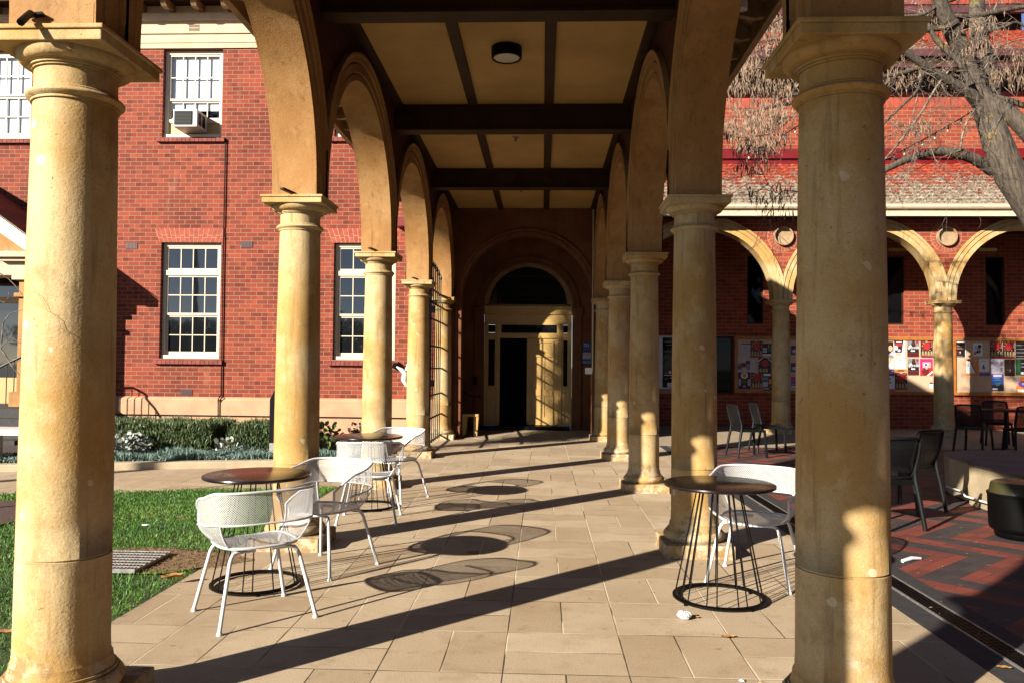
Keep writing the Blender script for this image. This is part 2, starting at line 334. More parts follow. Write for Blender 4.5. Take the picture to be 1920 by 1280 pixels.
# ------------------------------------------------------------------ mesh builder
class MB:
    def __init__(s): s.v = []; s.f = []; s.mi = []; s.sm = []; s.uv = None; s.mats = []
    def mat(s, m):
        m = MAT[m] if isinstance(m, str) else m
        if m not in s.mats: s.mats.append(m)
        return s.mats.index(m)
    def face(s, pts, m, smooth=False, uv=None):
        i = len(s.v); s.v += [tuple(p) for p in pts]; s.f.append(tuple(range(i, i+len(pts)))); s.mi.append(s.mat(m)); s.sm.append(smooth)
        if uv is not None:
            if s.uv is None: s.uv = {}
            s.uv[len(s.f)-1] = uv
    def grid(s, P, m, smooth=True, skip=None, UV=None, closed=False):
        """P[i][j] points; shared vertices"""
        b = len(s.v); n = len(P); k = len(P[0]); mi = s.mat(m)
        for r in P: s.v += [tuple(p) for p in r]
        for i in range(n-1):
            for j in range(k if closed else k-1):
                if skip and skip(i, j): continue
                j2 = (j+1) % k
                s.f.append((b+i*k+j, b+i*k+j2, b+(i+1)*k+j2, b+(i+1)*k+j)); s.mi.append(mi); s.sm.append(smooth)
                if UV is not None:
                    if s.uv is None: s.uv = {}
                    s.uv[len(s.f)-1] = [UV[i][j], UV[i][j2], UV[i+1][j2], UV[i+1][j]]
        return s
    def box(s, x0, x1, y0, y1, z0, z1, m):
        i = len(s.v); s.v += [(x, y, z) for z in (z0, z1) for y in (y0, y1) for x in (x0, x1)]
        for q in ((0, 2, 3, 1), (4, 5, 7, 6), (0, 1, 5, 4), (2, 6, 7, 3), (0, 4, 6, 2), (1, 3, 7, 5)):
            s.f.append(tuple(i+a for a in q)); s.mi.append(s.mat(m)); s.sm.append(False)
        return s
    def prism(s, poly, mapf, d0, d1, m, smooth=False):
        a = [mapf(p[0], d0, p[1]) for p in poly]; b = [mapf(p[0], d1, p[1]) for p in poly]
        i = len(s.v); n = len(poly); s.v += a+b; mi = s.mat(m)
        s.f.append(tuple(range(i, i+n))); s.mi.append(mi); s.sm.append(False)
        s.f.append(tuple(reversed(range(i+n, i+2*n)))); s.mi.append(mi); s.sm.append(False)
        for k in range(n):
            k2 = (k+1) % n; s.f.append((i+k, i+n+k, i+n+k2, i+k2)); s.mi.append(mi); s.sm.append(smooth)
        return s
    def bar(s, a, b, w, h, m, upv=(0, 0, 1)):
        a = Vector(a); b = Vector(b); d = (b-a).normalized(); u = Vector(upv)
        if abs(d.dot(u)) > .95: u = Vector((1, 0, 0))
        r = d.cross(u).normalized()*w/2; t = r.cross(d).normalized()*h/2
        i = len(s.v); s.v += [tuple(p+q) for p in (a, b) for q in (-r-t, r-t, r+t, -r+t)]
        for q in ((0, 1, 2, 3), (7, 6, 5, 4), (0, 4, 5, 1), (1, 5, 6, 2), (2, 6, 7, 3), (3, 7, 4, 0)):
            s.f.append(tuple(i+k for k in q)); s.mi.append(s.mat(m)); s.sm.append(False)
        return s
    def tube(s, pts, r, m, seg=8, cap=True, closed=False, jit=0):
        pts = [Vector(p) for p in pts]; n = len(pts); rr = r if isinstance(r, (list, tuple)) else [r]*n
        rings = []; prev = None
        for i, p in enumerate(pts):
            if closed: d = (pts[(i+1) % n]-pts[i-1]).normalized()
            else: d = (pts[min(i+1, n-1)]-pts[max(i-1, 0)]).normalized()
            if prev is None:
                u = Vector((0, 0, 1)) if abs(d.z) < .9 else Vector((1, 0, 0)); a = d.cross(u).normalized()
            else:
                a = prev-d*prev.dot(d)
                a = a.normalized() if a.length > 1e-6 else d.orthogonal().normalized()
            prev = a; b = d.cross(a)
            rings.append([p+(a*math.cos(2*math.pi*k/seg)+b*math.sin(2*math.pi*k/seg))*rr[i]*(1+(random.uniform(-jit, jit) if jit else 0)) for k in range(seg)])
        if closed: rings.append(rings[0])
        s.grid(rings, m, True, closed=True)
        if cap and not closed:
            s.face(list(reversed(rings[0])), m); s.face(rings[-1], m)
        return s
    def lathe(s, c, prof, m, seg=48, sharp=40, z0=0):
        """prof (r,z); rings duplicated at sharp corners"""
        runs = [[prof[0]]]
        for i in range(1, len(prof)):
            runs[-1].append(prof[i])
            if i < len(prof)-1:
                a = (prof[i][0]-prof[i-1][0], prof[i][1]-prof[i-1][1]); b = (prof[i+1][0]-prof[i][0], prof[i+1][1]-prof[i][1])
                la, lb = math.hypot(*a), math.hypot(*b)
                if la > 0 and lb > 0 and math.degrees(math.acos(max(-1, min(1, (a[0]*b[0]+a[1]*b[1])/la/lb)))) > sharp: runs.append([prof[i]])
        for run in runs:
            if len(run) < 2: continue
            s.grid([[(c[0]+r*math.cos(2*math.pi*k/seg), c[1]+r*math.sin(2*math.pi*k/seg), c[2]+z) for k in range(seg)] for r, z in run], m, True, closed=True)
        return s
    def build(s, name, parent=None, off=None, bevel=0, world=False):
        me = bpy.data.meshes.new(name); v = s.v
        o = bpy.data.objects.new(name, me)
        if off is not None: v = [(a[0]-off[0], a[1]-off[1], a[2]-off[2]) for a in v]
        me.from_pydata(v, [], s.f)
        for mt in s.mats: me.materials.append(mt)
        me.polygons.foreach_set('material_index', s.mi); me.polygons.foreach_set('use_smooth', s.sm)
        if s.uv:
            lay = me.uv_layers.new(name='UVMap')
            for fi, uvs in s.uv.items():
                p = me.polygons[fi]
                for k, li in enumerate(p.loop_indices): lay.data[li].uv = uvs[k]
        me.update(); COL.objects.link(o)
        if parent is not None: o.parent = parent
        elif off is not None: o.location = off
        if bevel:
            b = o.modifiers.new('bevel', 'BEVEL'); b.width = bevel; b.segments = 2; b.limit_method = 'ANGLE'; b.angle_limit = R_(50)
        return o
def tag(o, label=None, cat=None, group=None, kind=None):
    if label: o['label'] = label
    if cat: o['category'] = cat
    if group: o['group'] = group
    if kind: o['kind'] = kind
    return o
def thing(name, label, cat, loc=(0, 0, 0), rz=0, group=None):
    o = bpy.data.objects.new(name, None); COL.objects.link(o); o.location = loc; o.rotation_euler = (0, 0, rz); o.empty_display_size = .2
    return tag(o, label, cat, group)
def copy_tree(o, parent=None):
    c = o.copy(); COL.objects.link(c)
    if parent is not None: c.parent = parent
    for ch in list(o.children): copy_tree(ch, c)
    return c
def dup(src, loc, rz, label, group=None):
    c = copy_tree(src); c.location = loc; c.rotation_euler = (0, 0, rz); c['label'] = label
    if group: c['group'] = group
    return c
def text_mesh(name, body, size, loc, rot, m, parent=None, shear=0, align='CENTER', bold=0.0):
    cu = bpy.data.curves.new(name, 'FONT'); cu.body = body; cu.size = size; cu.align_x = align; cu.align_y = 'CENTER'; cu.shear = shear; cu.offset = bold
    cu.resolution_u = 2
    t = bpy.data.objects.new(name+'_tmp', cu); COL.objects.link(t)
    dg = bpy.context.evaluated_depsgraph_get(); me = bpy.data.meshes.new_from_object(t.evaluated_get(dg))
    bpy.data.objects.remove(t); bpy.data.curves.remove(cu)
    me.materials.clear(); me.materials.append(MAT[m])
    o = bpy.data.objects.new(name, me); COL.objects.link(o); o.location = loc; o.rotation_euler = rot
    if parent is not None: o.parent = parent
    return o
mY = lambda s, d, z: (d, s, z)      # arcade running along Y
mX = lambda s, d, z: (s, d, z)      # arcade running along X

# ================================================================== ground
def sheet(name, pts, z, m, thick=0, **k):
    mb = MB(); mb.face([(p[0], p[1], z) for p in pts], m)
    if thick:
        n = len(pts)
        for i in range(n):
            a, b = pts[i], pts[(i+1) % n]; mb.face([(a[0], a[1], z), (b[0], b[1], z), (b[0], b[1], z-thick), (a[0], a[1], z-thick)], m)
    return tag(mb.build(name), kind='structure', **k)
MAT['farground'] = simple('far_ground', (.12, .11, .07), .95, var=.3, scale=.2)
sheet('ground', [(-600, -600), (600, -600), (600, 600), (-600, 600)], -.06, 'farground')
sheet('corridor_paving', [(-2.45, -16), (2.2, -16), (2.2, 16.0), (-2.45, 16.0)], 0, 'paving', .055)
mb = MB()
mb.face([(-1.8, 16.0, 0), (1.15, 16.0, 0), (1.15, 17.38, .09), (-1.8, 17.38, .09)], 'paving')
tag(mb.build('entrance_ramp'), kind='structure')
pdir = Vector((1, .25, 0)).normalized()
def pl(x, y0): return (x, y0+.25*(x+6))
sheet('garden_path', [pl(-20, 8.67), pl(-2.46, 8.67), (-2.46, 16), (-2.7, 16), pl(-2.7, 10.62), pl(-20, 10.62)], .004, 'paving', .06)
sheet('lawn_ground', [(-20, -16), (-2.452, -16), pl(-2.452, 8.66), pl(-20, 8.66)], -.012, 'lawnsoil')
mb = MB(); a, b = pl(-20, 10.62), pl(-2.7, 10.62)
mb.prism([(a[0], a[1]), (b[0], b[1]), (b[0], b[1]+.2), (a[0], a[1]+.2)], lambda s_, d, z: (s_, z, d), -.02, .10, 'kerb')
tag(mb.build('garden_kerb', bevel=.012), kind='structure')
sheet('garden_soil', [pl(-20, 10.8), pl(-2.7, 10.8), (-2.7, 15.98), (-20, 15.98)], .06, 'soil')
mb = MB(); mb.face([(-5.75+.95*math.cos(t)*(1+.04*math.sin(5*t)), 7.35+.9*math.sin(t), .006) for t in np.linspace(0, 2*math.pi, 40)[:-1]], 'mulch')
tag(mb.build('mulch_bed'), kind='structure')
sheet('brick_paving', [(2.2, -6), (30, -6), (30, 15.05), (2.2, 15.05)], -.004, 'zigzag', .05)
sheet('drain_border', [(2.204, -6), (2.37, -6), (2.37, 15.05), (2.204, 15.05)], .0, 'darkpaver')
sheet('drain_border', [(2.53, -6), (2.66, -6), (2.66, 15.05), (2.53, 15.05)], .0, 'darkpaver')
sheet('terrace_paving', [(2.2, 15.05), (30, 15.05), (30, 20.1), (1.4, 20.1), (1.4, 16.0), (2.2, 16.0)], .0, 'terrace', .05)
# trench drain along the walkway edge
mb = MB(); mb.box(2.375, 2.39, -2, 15, -.01, .006, 'steel'); mb.box(2.51, 2.525, -2, 15, -.01, .006, 'steel')
for i in range(560):
    y = 2.0+i*.023; mb.box(2.39, 2.51, y, y+.009, -.008, .004, 'black')
for q in (2.42, 2.45, 2.48): mb.box(q-.002, q+.002, -2, 15, -.009, .0035, 'black')
tag(mb.build('trench_drain', off=(2.45, 6, 0)), 'long black slotted drain grate between pale paving and zigzag bricks', 'drain')
# steel grate in the lawn, with bare straw patch round it
mb = MB(); pts = []
for t in np.linspace(0, 2*math.pi, 60)[:-1]: pts.append((-2.95+.68*math.cos(t)*(1+.12*math.sin(3*t+1)+.06*math.sin(11*t)), 5.86+.36*math.sin(t)*(1+.15*math.sin(4*t))))
mb.face([(x, y, .004) for x, y in pts], 'straw'); tag(mb.build('bare_soil_patch'), kind='structure')
mb = MB(); gx0, gx1, gy0, gy1 = -3.42, -2.84, 5.46, 5.99
mb.box(gx0, gx1, gy0, gy1, .0055, .0075, 'dark')
for i in range(8):
    y = gy0+(gy1-gy0)*i/7; mb.box(gx0, gx1, y-.004, y+.004, .009, .038, 'steel')
for i in range(23):
    x = gx0+(gx1-gx0)*i/22; mb.box(x-.003, x+.003, gy0, gy1, .012, .033, 'steel')
tag(mb.build('steel_grate', off=(-3.13, 5.72, 0)), 'square galvanised steel grate set in the lawn', 'grate')

# ================================================================== covered walkway
XL, XR, SP, Y1 = -2.02, 1.23, 3.154, 3.298
ZS, ZC, HW, RI, TH = 2.835, 2.935, .18, 3.154/2-.18, .17
ZTOP = 5.25
cols = [Y1+SP*k for k in range(-5, 5)]
walk = thing('covered_walkway', 'long covered walkway of round arches, boarded ceiling and roof seen from inside', 'walkway', (-.4, 6.4, 0))
WO = tuple(walk.location)
shaft_prof = [(.194, .236), (.186, .252), (.1835, .30), (.182, .667), (.176, .669), (.176, .675), (.1815, .677)]
for i in range(13):
    t = i/12; shaft_prof.append((.1815-.0185*(t**1.6), .677+t*(2.575-.677)))
def tor(r, z0, z1, bulge, n=7): return [(r+bulge*math.sin(math.pi*k/n), z0+(z1-z0)*k/n) for k in range(n+1)]
cap_prof = [(.163, 2.570), (.172, 2.570), (.172, 2.580)]+tor(.174, 2.580, 2.616, .018)+[(.170, 2.616), (.170, 2.622), (.161, 2.628), (.161, 2.706), (.171, 2.706), (.171, 2.715), (.181, 2.715), (.181, 2.725), (.190, 2.725)]+[(.190+.040*math.sin(math.pi/2*k/8), 2.728+.045*(1-math.cos(math.pi/2*k/8))) for k in range(9)]
base_prof = [(.226, .100)]+tor(.222, .104, .180, .022)+[(.212, .180), (.212, .194), (.203, .194)]+[(.203-.009*math.sin(math.pi/2*k/5), .198+.040*k/5) for k in range(6)]
def column(parent, x, y, org, hs=1.0, rs=1.0, label=None, crack=None):
    c = (x, y, 0); sc_ = lambda pr: [(r*rs, z*hs) for r, z in pr]
    sh = MB(); sh.lathe(c, sc_(shaft_prof), 'stone', 56, 25)
    if crack: sh.tube([(x+.1835*math.cos(R_(a_)), y+.1835*math.sin(R_(a_)), z_) for a_, z_ in crack], .0007, 'p_dred', 4)
    o = sh.build('column', parent, org)
    if label: o['label'] = label
    # the shaft is the column; base and capital are its sub-parts
    b = MB(); b.lathe(c, sc_(base_prof), 'stone', 56, 28); h = .27*rs; b.box(x-h, x+h, y-h, y+h, -.01, .104*hs, 'stone')
    b.build('base', o, org, bevel=.01)
    k = MB(); k.lathe(c, sc_(cap_prof), 'stone', 56, 28); h = .243*rs; k.box(x-h, x+h, y-h, y+h, 2.772*hs, 2.818*hs, 'stone'); h = .253*rs; k.box(x-h, x+h, y-h, y+h, 2.816*hs, 2.836*hs, 'stone')
    k.build('capital', o, org, bevel=.005)
    return o
def sub(o, org): o.location = (0, 0, 0); return o
def arch(parent, org, mapf, a, b, hw, r, zs, zc, d0, d1, m, prof, N=32, both=True):
    c = (a+b)/2; mb = MB(); T = [math.pi*(1-i/N) for i in range(N+1)]
    path = [(c-r, zs)]+[(c+r*math.cos(t), zc+r*math.sin(t)) for t in T]+[(c+r, zs)]
    mb.grid([[mapf(s_, d0, z) for s_, z in path], [mapf(s_, d1, z) for s_, z in path]], m, True)
    for d, sg in ((d0, -1), (d1, 1)) if both else ((d0, -1),):
        rows = []
        for dr, dd in prof:
            R2 = r+dr; pts = [(c-R2, zs)]+[(c+R2*math.cos(t), zc+R2*math.sin(t)) for t in T]+[(c+R2, zs)]
            rows.append([mapf(min(max(s_, a), b), d+sg*dd, z) for s_, z in pts])
        for i in range(len(rows)-1): mb.grid([rows[i], rows[i+1]], m, True)
    return mb.build('arch', parent, org)
PROF = [(-.0005, 0), (-.0005, .012), (.055, .012), (.062, .003), (.070, .003), (.078, .022), (.155, .022), (.162, .010), (.170, .010), (.180, .036), (.215, .040), (.245, .052), (.262, .050), (.268, .0)]
def spandrel(parent, org, mapf, cs, hw, r, zs, zc, zt, d0, d1, m0, m1, N=32):
    mb = MB()
    for k in range(len(cs)):
        a = cs[k]
        for d, m in ((d0, m0), (d1, m1)): mb.face([mapf(a-hw, d, zs), mapf(a+hw, d, zs), mapf(a+hw, d, zt), mapf(a-hw, d, zt)], m)
        mb.face([mapf(a-hw, d0, zs), mapf(a+hw, d0, zs), mapf(a+hw, d1, zs), mapf(a-hw, d1, zs)], m0)
        if k == len(cs)-1: break
        c = (cs[k]+cs[k+1])/2; P = [(c-r*math.cos(math.pi*i/N), zc+r*math.sin(math.pi*i/N)) for i in range(N+1)]
        for d, m in ((d0, m0), (d1, m1)):
            for i in range(N):
                p, q = P[i], P[i+1]; mb.face([mapf(p[0], d, p[1]), mapf(q[0], d, q[1]), mapf(q[0], d, zt), mapf(p[0], d, zt)], m)
    mb.face([mapf(cs[0]-hw, d0, zs), mapf(cs[0]-hw, d1, zs), mapf(cs[0]-hw, d1, zt), mapf(cs[0]-hw, d0, zt)], m1)
    mb.face([mapf(cs[0]-hw, d0, zt), mapf(cs[-1]+hw, d0, zt), mapf(cs[-1]+hw, d1, zt), mapf(cs[0]-hw, d1, zt)], m1)
    return mb.build('spandrel_wall', parent, org)
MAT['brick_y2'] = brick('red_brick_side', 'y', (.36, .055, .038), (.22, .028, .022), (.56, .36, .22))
for side, X in (('left', XL), ('right', XR)):
    for k, y in enumerate(cols):
        ck = {('left', 5): [(-112+i_*5.5+1.5*math.sin(i_*2.1), 1.80-.022*i_-.008*math.sin(i_*1.7)) for i_ in range(18)], ('right', 6): [(-112+3*math.sin(i_*1.3), 1.14-.018*i_) for i_ in range(14)]}.get((side, k))
        ck = [(a_, z_) for a_, z_ in ck] if ck else None
        column(walk, X, y, WO, crack=ck)
        if k < len(cols)-1: arch(walk, WO, mY, y, cols[k+1], HW, RI, ZS, ZC, X-TH, X+TH, 'stucco', PROF)
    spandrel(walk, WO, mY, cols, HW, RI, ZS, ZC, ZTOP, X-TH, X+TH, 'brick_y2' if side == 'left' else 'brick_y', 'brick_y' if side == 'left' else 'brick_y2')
    # pier ends above each capital, plain render between the mouldings
    for y in cols:
        mb = MB(); mb.box(X-TH-.004, X+TH+.004, y-HW-.002, y+HW+.002, ZS, ZS+.13, 'stucco'); mb.build('pier_block', walk, WO)
# small iron spouts above the abaci (first one on the left is bent and broken)
for k, y in enumerate(cols[5:], 5):
    if k == 5: continue
    mb = MB(); mb.bar((XL-.0, y-HW+.01, ZS+.02), (XL-.06, y-HW-.12, ZS+.035), .035, .016, 'black'); mb.build('iron_spout', walk, WO)
mb = MB(); a_, b_, c_ = at(66, 30, Y=3.11), at(57, 25, Y=3.04), at(38, 43, Y=2.98)
mb.tube([a_, b_, c_], [.011, .013, .015], 'black', 7); mb.bar(at(48, 30, Y=3.09), at(82, 27, Y=3.10), .03, .010, 'black')
mb.build('iron_spout', walk, WO)['label'] = 'bent broken black spout above the nearest left capital'
# ceiling
xin0, xin1 = XL+TH, XR-TH; ZCE = 4.69
mb = MB(); mb.box(xin0-.02, xin1+.02, -13, 16.0, ZCE, ZCE+.02, 'ceiling'); mb.build('ceiling_board', walk, WO)
for x0, x1 in ((-.93, -.82), (.0, .11), (xin0, xin0+.11), (xin1-.11, xin1)):
    mb = MB(); mb.box(x0, x1, -13, 15.99, ZCE-.035, ZCE+.002, 'timber')
    mb.build('ceiling_batten', walk, WO, bevel=.004)
for y in cols[:-1]:
    y += .08 if y > 7 else .0
    mb = MB(); mb.box(xin0+.001, xin1-.001, y-.085, y+.085, 4.40, ZCE+.001, 'timber'); mb.box(xin0+.001, xin1-.001, y-.105, y+.105, 4.37, 4.402, 'timber')
    mb.box(xin0+.001, xin1-.001, y-.10, y+.10, ZCE-.05, ZCE+.0005, 'timber')
    mb.build('ceiling_beam', walk, WO, bevel=.004)
# roof with open eaves both sides
ZF = 4.86; RZ = 6.62; XC = (XL+XR)/2; OH = 2.62
sl_ = (RZ-(ZF+.18))/OH
mb = MB()
for sg in (-1, 1):
    a = XC+sg*OH
    mb.face([(XC, -13.5, RZ+.05), (XC, 16, RZ+.05), (a, 16, ZF+.21), (a, -13.5, ZF+.21)], 'tiles2')
    mb.face([(XC, -13.5, RZ), (XC, 16, RZ), (a, 16, ZF+.16), (a, -13.5, ZF+.16)], 'timber2')
mb.face([(XC-OH, -13.5, ZF+.2), (XC+OH, -13.5, ZF+.2), (XC, -13.5, RZ)], 'timber')
mb.face([(XC-OH+.5, 15.98, ZF+.2), (XC+OH-.5, 15.98, ZF+.2), (XC, 15.98, RZ)], 'timber')
mb.build('walkway_roof', walk, WO)
for sg in (-1, 1):
    a = XC+sg*OH; mb = MB(); mb.box(min(a, a-sg*.07), max(a, a-sg*.07), -13.5, 15.99, ZF, ZF+.20, 'timber2'); mb.build('fascia_board', walk, WO, bevel=.004)
    w = XL-TH if sg < 0 else XR+TH; mb = MB()
    zi = (OH-abs(w-XC))*sl_
    mb.prism([(w, ZF+.16+zi), (a-sg*.071, ZF+.16), (a-sg*.071, ZF+.07), (a-sg*.16, ZF+.055), (a-sg*.30, ZF+.085), (a-sg*.42, ZF+.02+zi*.5), (w, ZF+.02+zi)], lambda s_, d, z: (s_, d, z), 0, .07, 'timber2')
    raf = mb.build('rafter', walk, WO); raf.location = (0, 1.5, 0); y = 1.5+.52
    while y < 15.7:
        c = raf.copy(); COL.objects.link(c); c.location = (0, y, 0); y += .52

# ceiling light, sprinkler
lx, ly, _ = at(950, 101, z=4.63)
t = thing('ceiling_light', 'round black ceiling light with pale lens in the middle panel', 'ceiling light', (lx, ly, ZCE))
mb = MB(); mb.lathe((0, 0, 0), [(0, 0), (.155, 0), (.155, -.105), (.150, -.112), (.132, -.112), (.128, -.104)], 'black', 40); mb.build('housing', t)
mb = MB(); mb.lathe((0, 0, 0), [(.130, -.104), (.10, -.110), (0, -.114)], 'diffuser', 40); mb.build('lens', t)
for (px, py, lab) in ((967, 262, 'small white sprinkler head on the second ceiling bay from the camera'), (977, 357, 'tiny dark sprinkler head on the third ceiling bay from the camera')):
    p = at(px, py, z=4.66); t = MB(); t.lathe((p.x, p.y, ZCE), [(0, 0), (.05, 0), (.05, -.008), (.014, -.012), (.012, -.05), (.028, -.055), (.028, -.06), (0, -.06)], 'steel', 16)
    tag(t.build('sprinkler', off=(p.x, p.y, ZCE)), lab, 'sprinkler')
p = at(1389, 15, z=4.75)
mb = MB(); mb.lathe((p.x, p.y, 4.80), [(0, .0), (.06, 0), (.06, -.07), (.045, -.075)], 'white', 20); mb.lathe((p.x, p.y, 4.80), [(.045, -.07), (0, -.072)], 'paper', 20)
tag(mb.build('eave_spotlight', off=(p.x, p.y, 4.8)), 'small white spotlight under the right eave of the walkway', 'spotlight')

# ================================================================== end wall and doorway
YE = 16.0; AC, AR, AZ = -.33, 1.33, 2.82
ent = thing('entrance_building', 'brown rendered end wall with big round arch and cream doorway inside', 'building', (-.33, 16.6, 0)); EO = tuple(ent.location)
mb = MB(); N = 40
P = [(AC-AR, 0)]+[(AC-AR*math.cos(math.pi*i/N), AZ+AR*math.sin(math.pi*i/N)) for i in range(N+1)]+[(AC+AR, 0)]
xa, xb = XL-TH, XR+TH
for i in range(1, len(P)-2):
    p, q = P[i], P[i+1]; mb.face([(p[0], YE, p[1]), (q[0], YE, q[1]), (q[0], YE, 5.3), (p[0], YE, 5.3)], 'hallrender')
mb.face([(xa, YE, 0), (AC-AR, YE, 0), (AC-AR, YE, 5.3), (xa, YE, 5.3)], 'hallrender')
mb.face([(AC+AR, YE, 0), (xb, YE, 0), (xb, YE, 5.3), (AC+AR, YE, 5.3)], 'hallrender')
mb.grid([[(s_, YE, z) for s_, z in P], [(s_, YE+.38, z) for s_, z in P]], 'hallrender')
mb.face([(xa, YE+.001, 0), (xa, YE+4, 0), (xa, YE+4, 5.3), (xa, YE+.001, 5.3)], 'brick_y2')
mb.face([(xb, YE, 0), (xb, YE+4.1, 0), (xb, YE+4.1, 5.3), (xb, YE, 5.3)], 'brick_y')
mb.build('end_wall', ent, EO)
mb = MB(); rows = []
for dr, dd in [(-.001, 0), (-.001, .02), (.05, .02), (.06, .008), (.075, .008), (.085, .03), (.12, .03), (.13, 0)]:
    R2 = AR+dr; rows.append([(AC-R2, YE-dd, .30)]+[(AC-R2*math.cos(math.pi*i/N), YE-dd, AZ+R2*math.sin(math.pi*i/N)) for i in range(N+1)]+[(AC+R2, YE-dd, .30)])
for i in range(len(rows)-1): mb.grid([rows[i], rows[i+1]], 'hallrender')
mb.build('arch_moulding', ent, EO)
for q0, q1 in ((xa, AC-AR), (AC+AR, xb)):
    mb = MB(); mb.box(q0, q1, YE-.03, YE, 0, .26, 'hallrender'); mb.build('wall_skirting', ent, EO, bevel=.01)
# alcove
YB = 17.40; ax0, ax1 = -1.80, 1.15
mb = MB()
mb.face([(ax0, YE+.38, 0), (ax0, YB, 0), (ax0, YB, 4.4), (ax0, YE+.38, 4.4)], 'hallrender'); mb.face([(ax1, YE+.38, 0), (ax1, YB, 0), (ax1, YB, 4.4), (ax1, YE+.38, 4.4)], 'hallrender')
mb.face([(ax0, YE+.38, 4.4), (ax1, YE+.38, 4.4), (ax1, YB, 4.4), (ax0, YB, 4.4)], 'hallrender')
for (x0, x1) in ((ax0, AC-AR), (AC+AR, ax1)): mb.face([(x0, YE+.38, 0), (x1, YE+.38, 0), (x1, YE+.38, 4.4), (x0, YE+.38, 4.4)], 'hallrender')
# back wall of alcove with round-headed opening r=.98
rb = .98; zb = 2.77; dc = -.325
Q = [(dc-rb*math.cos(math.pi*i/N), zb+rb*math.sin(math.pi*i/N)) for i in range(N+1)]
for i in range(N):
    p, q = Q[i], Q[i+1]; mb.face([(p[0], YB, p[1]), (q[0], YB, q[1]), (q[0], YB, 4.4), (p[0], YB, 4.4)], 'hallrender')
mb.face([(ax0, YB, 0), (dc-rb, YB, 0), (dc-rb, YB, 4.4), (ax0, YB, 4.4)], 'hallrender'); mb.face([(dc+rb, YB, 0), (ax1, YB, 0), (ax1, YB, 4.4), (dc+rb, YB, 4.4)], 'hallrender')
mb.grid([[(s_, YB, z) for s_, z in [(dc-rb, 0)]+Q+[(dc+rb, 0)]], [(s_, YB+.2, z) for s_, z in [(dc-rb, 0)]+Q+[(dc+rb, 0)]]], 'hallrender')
mb.build('alcove_wall', ent, EO)
mb = MB(); rows = []
for dr, dd in [(-.001, 0), (-.001, .02), (.06, .02), (.065, .01), (.09, .01), (.10, .035), (.155, .035), (.16, 0)]:
    R2 = rb+dr; rows.append([(dc-R2*math.cos(math.pi*i/N), YB-dd, zb+R2*math.sin(math.pi*i/N)) for i in range(N+1)])
for i in range(len(rows)-1): mb.grid([rows[i], rows[i+1]], 'hallrender')
for sg in (-1, 1):
    x0, x1 = sorted((dc+sg*(rb+.0), dc+sg*(rb+.2))); mb.box(x0, x1, YB-.035, YB, .09, 2.60, 'hallrender'); mb.box(x0-.02, x1+.02, YB-.06, YB, 2.60, 2.77, 'hallrender')
mb.build('inner_arch_moulding', ent, EO, bevel=.004)
# door set
YD = YB+.08; zt = .17
fr = MB(); T = 'doorpaint'
xl, xr, dl, dr_ = dc-rb+.01, dc+rb-.01, -.945, .345
fr.box(xl, xr, YD-.03, YD+.05, 2.62, 2.76, T); fr.box(xl-.02, xr+.02, YD-.07, YD+.05, 2.74, 2.80, T)   # entablature
fr.box(xl, xr, YD, YD+.05, 2.42, 2.62, T)
for x in (xl, dl-.08, dr_, xr-.06):
    fr.box(x, x+(.06 if x in (xl, xr-.06) else .08), YD-.015, YD+.06, zt, 2.42, T)
fr.box(xl, xr, YD-.01, YD+.05, 2.09, 2.18, T)
for x0, x1 in ((xl+.06, dl-.08), (dr_+.08, xr-.06)):
    fr.box(x0, x1, YD-.005, YD+.05, .92, .99, T); fr.box(x0, x1, YD+.01, YD+.04, zt, .92, T); fr.box(x0-.0, x1, YD+.005, YD+.045, .99, 1.04, T)
    w = .035
    for xx in (x0, x1-w): fr.box(xx, xx+w, YD+.005, YD+.045, 1.04, 2.09, T)
    fr.box(x0+w, x1-w, YD+.005, YD+.045, 2.05, 2.09, T); fr.box(x0+w, x1-w, YD+.03, YD+.045, .26, .85, 'doorpaint')
door_frame = fr.build('door_frame', ent, EO, bevel=.004)
mb = MB(); rows = []
for rr, dd in [(.98, .0), (.98, .03), (.93, .03), (.92, .01), (.885, .01), (.875, .0), (.87, -.02)]:
    rows.append([(dc-rr*math.cos(math.pi*i/N), YD-dd, 2.80+(rr)*math.sin(math.pi*i/N)) for i in range(N+1)])
for i in range(len(rows)-1): mb.grid([rows[i], rows[i+1]], T)
mb.box(xl, xr, YD-.01, YD+.03, 2.80, 2.84, T); o = mb.build('fanlight_frame', ent, EO); o.data.materials[0] = MAT['fanpaint']
mb = MB(); mb.face([(dc-.88*math.cos(math.pi*i/N), YD+.02, 2.81+.87*math.sin(math.pi*i/N)) for i in range(N+1)], 'glass'); mb.build('fanlight_glass', ent, EO)
mb = MB()
for x0, x1, z0, z1 in ((xl+.09, dl-.11, 1.04, 2.06), (dr_+.11, xr-.09, 1.04, 2.06), (xl+.09, dl-.11, 2.21, 2.38), (dr_+.11, xr-.09, 2.21, 2.38), (dl+.06, dr_-.06, 2.21, 2.38)):
    mb.box(x0, x1, YD+.02, YD+.03, z0, z1, 'glassfar')
mb.build('door_glass', ent, EO)
mb = MB()
for x0, x1 in ((xl+.06, dl-.08), (dl, dr_), (dr_+.08, xr-.06)):
    mb.box(x0, x1, YD, YD+.045, 2.18, 2.205, T); mb.box(x0, x1, YD, YD+.045, 2.385, 2.42, T)
    for xx in (x0, x1-.03): mb.box(xx, xx+.03, YD, YD+.045, 2.205, 2.385, T)
mb.build('transom_frame', ent, EO)
mb = MB(); x0, x1 = -.345, dr_; D = YD+.02
mb.box(x0, x1, D+.015, D+.035, zt+.01, 2.085, T)
def st(a, b, c, d): mb.box(a, b, D, D+.02, c, d, T)
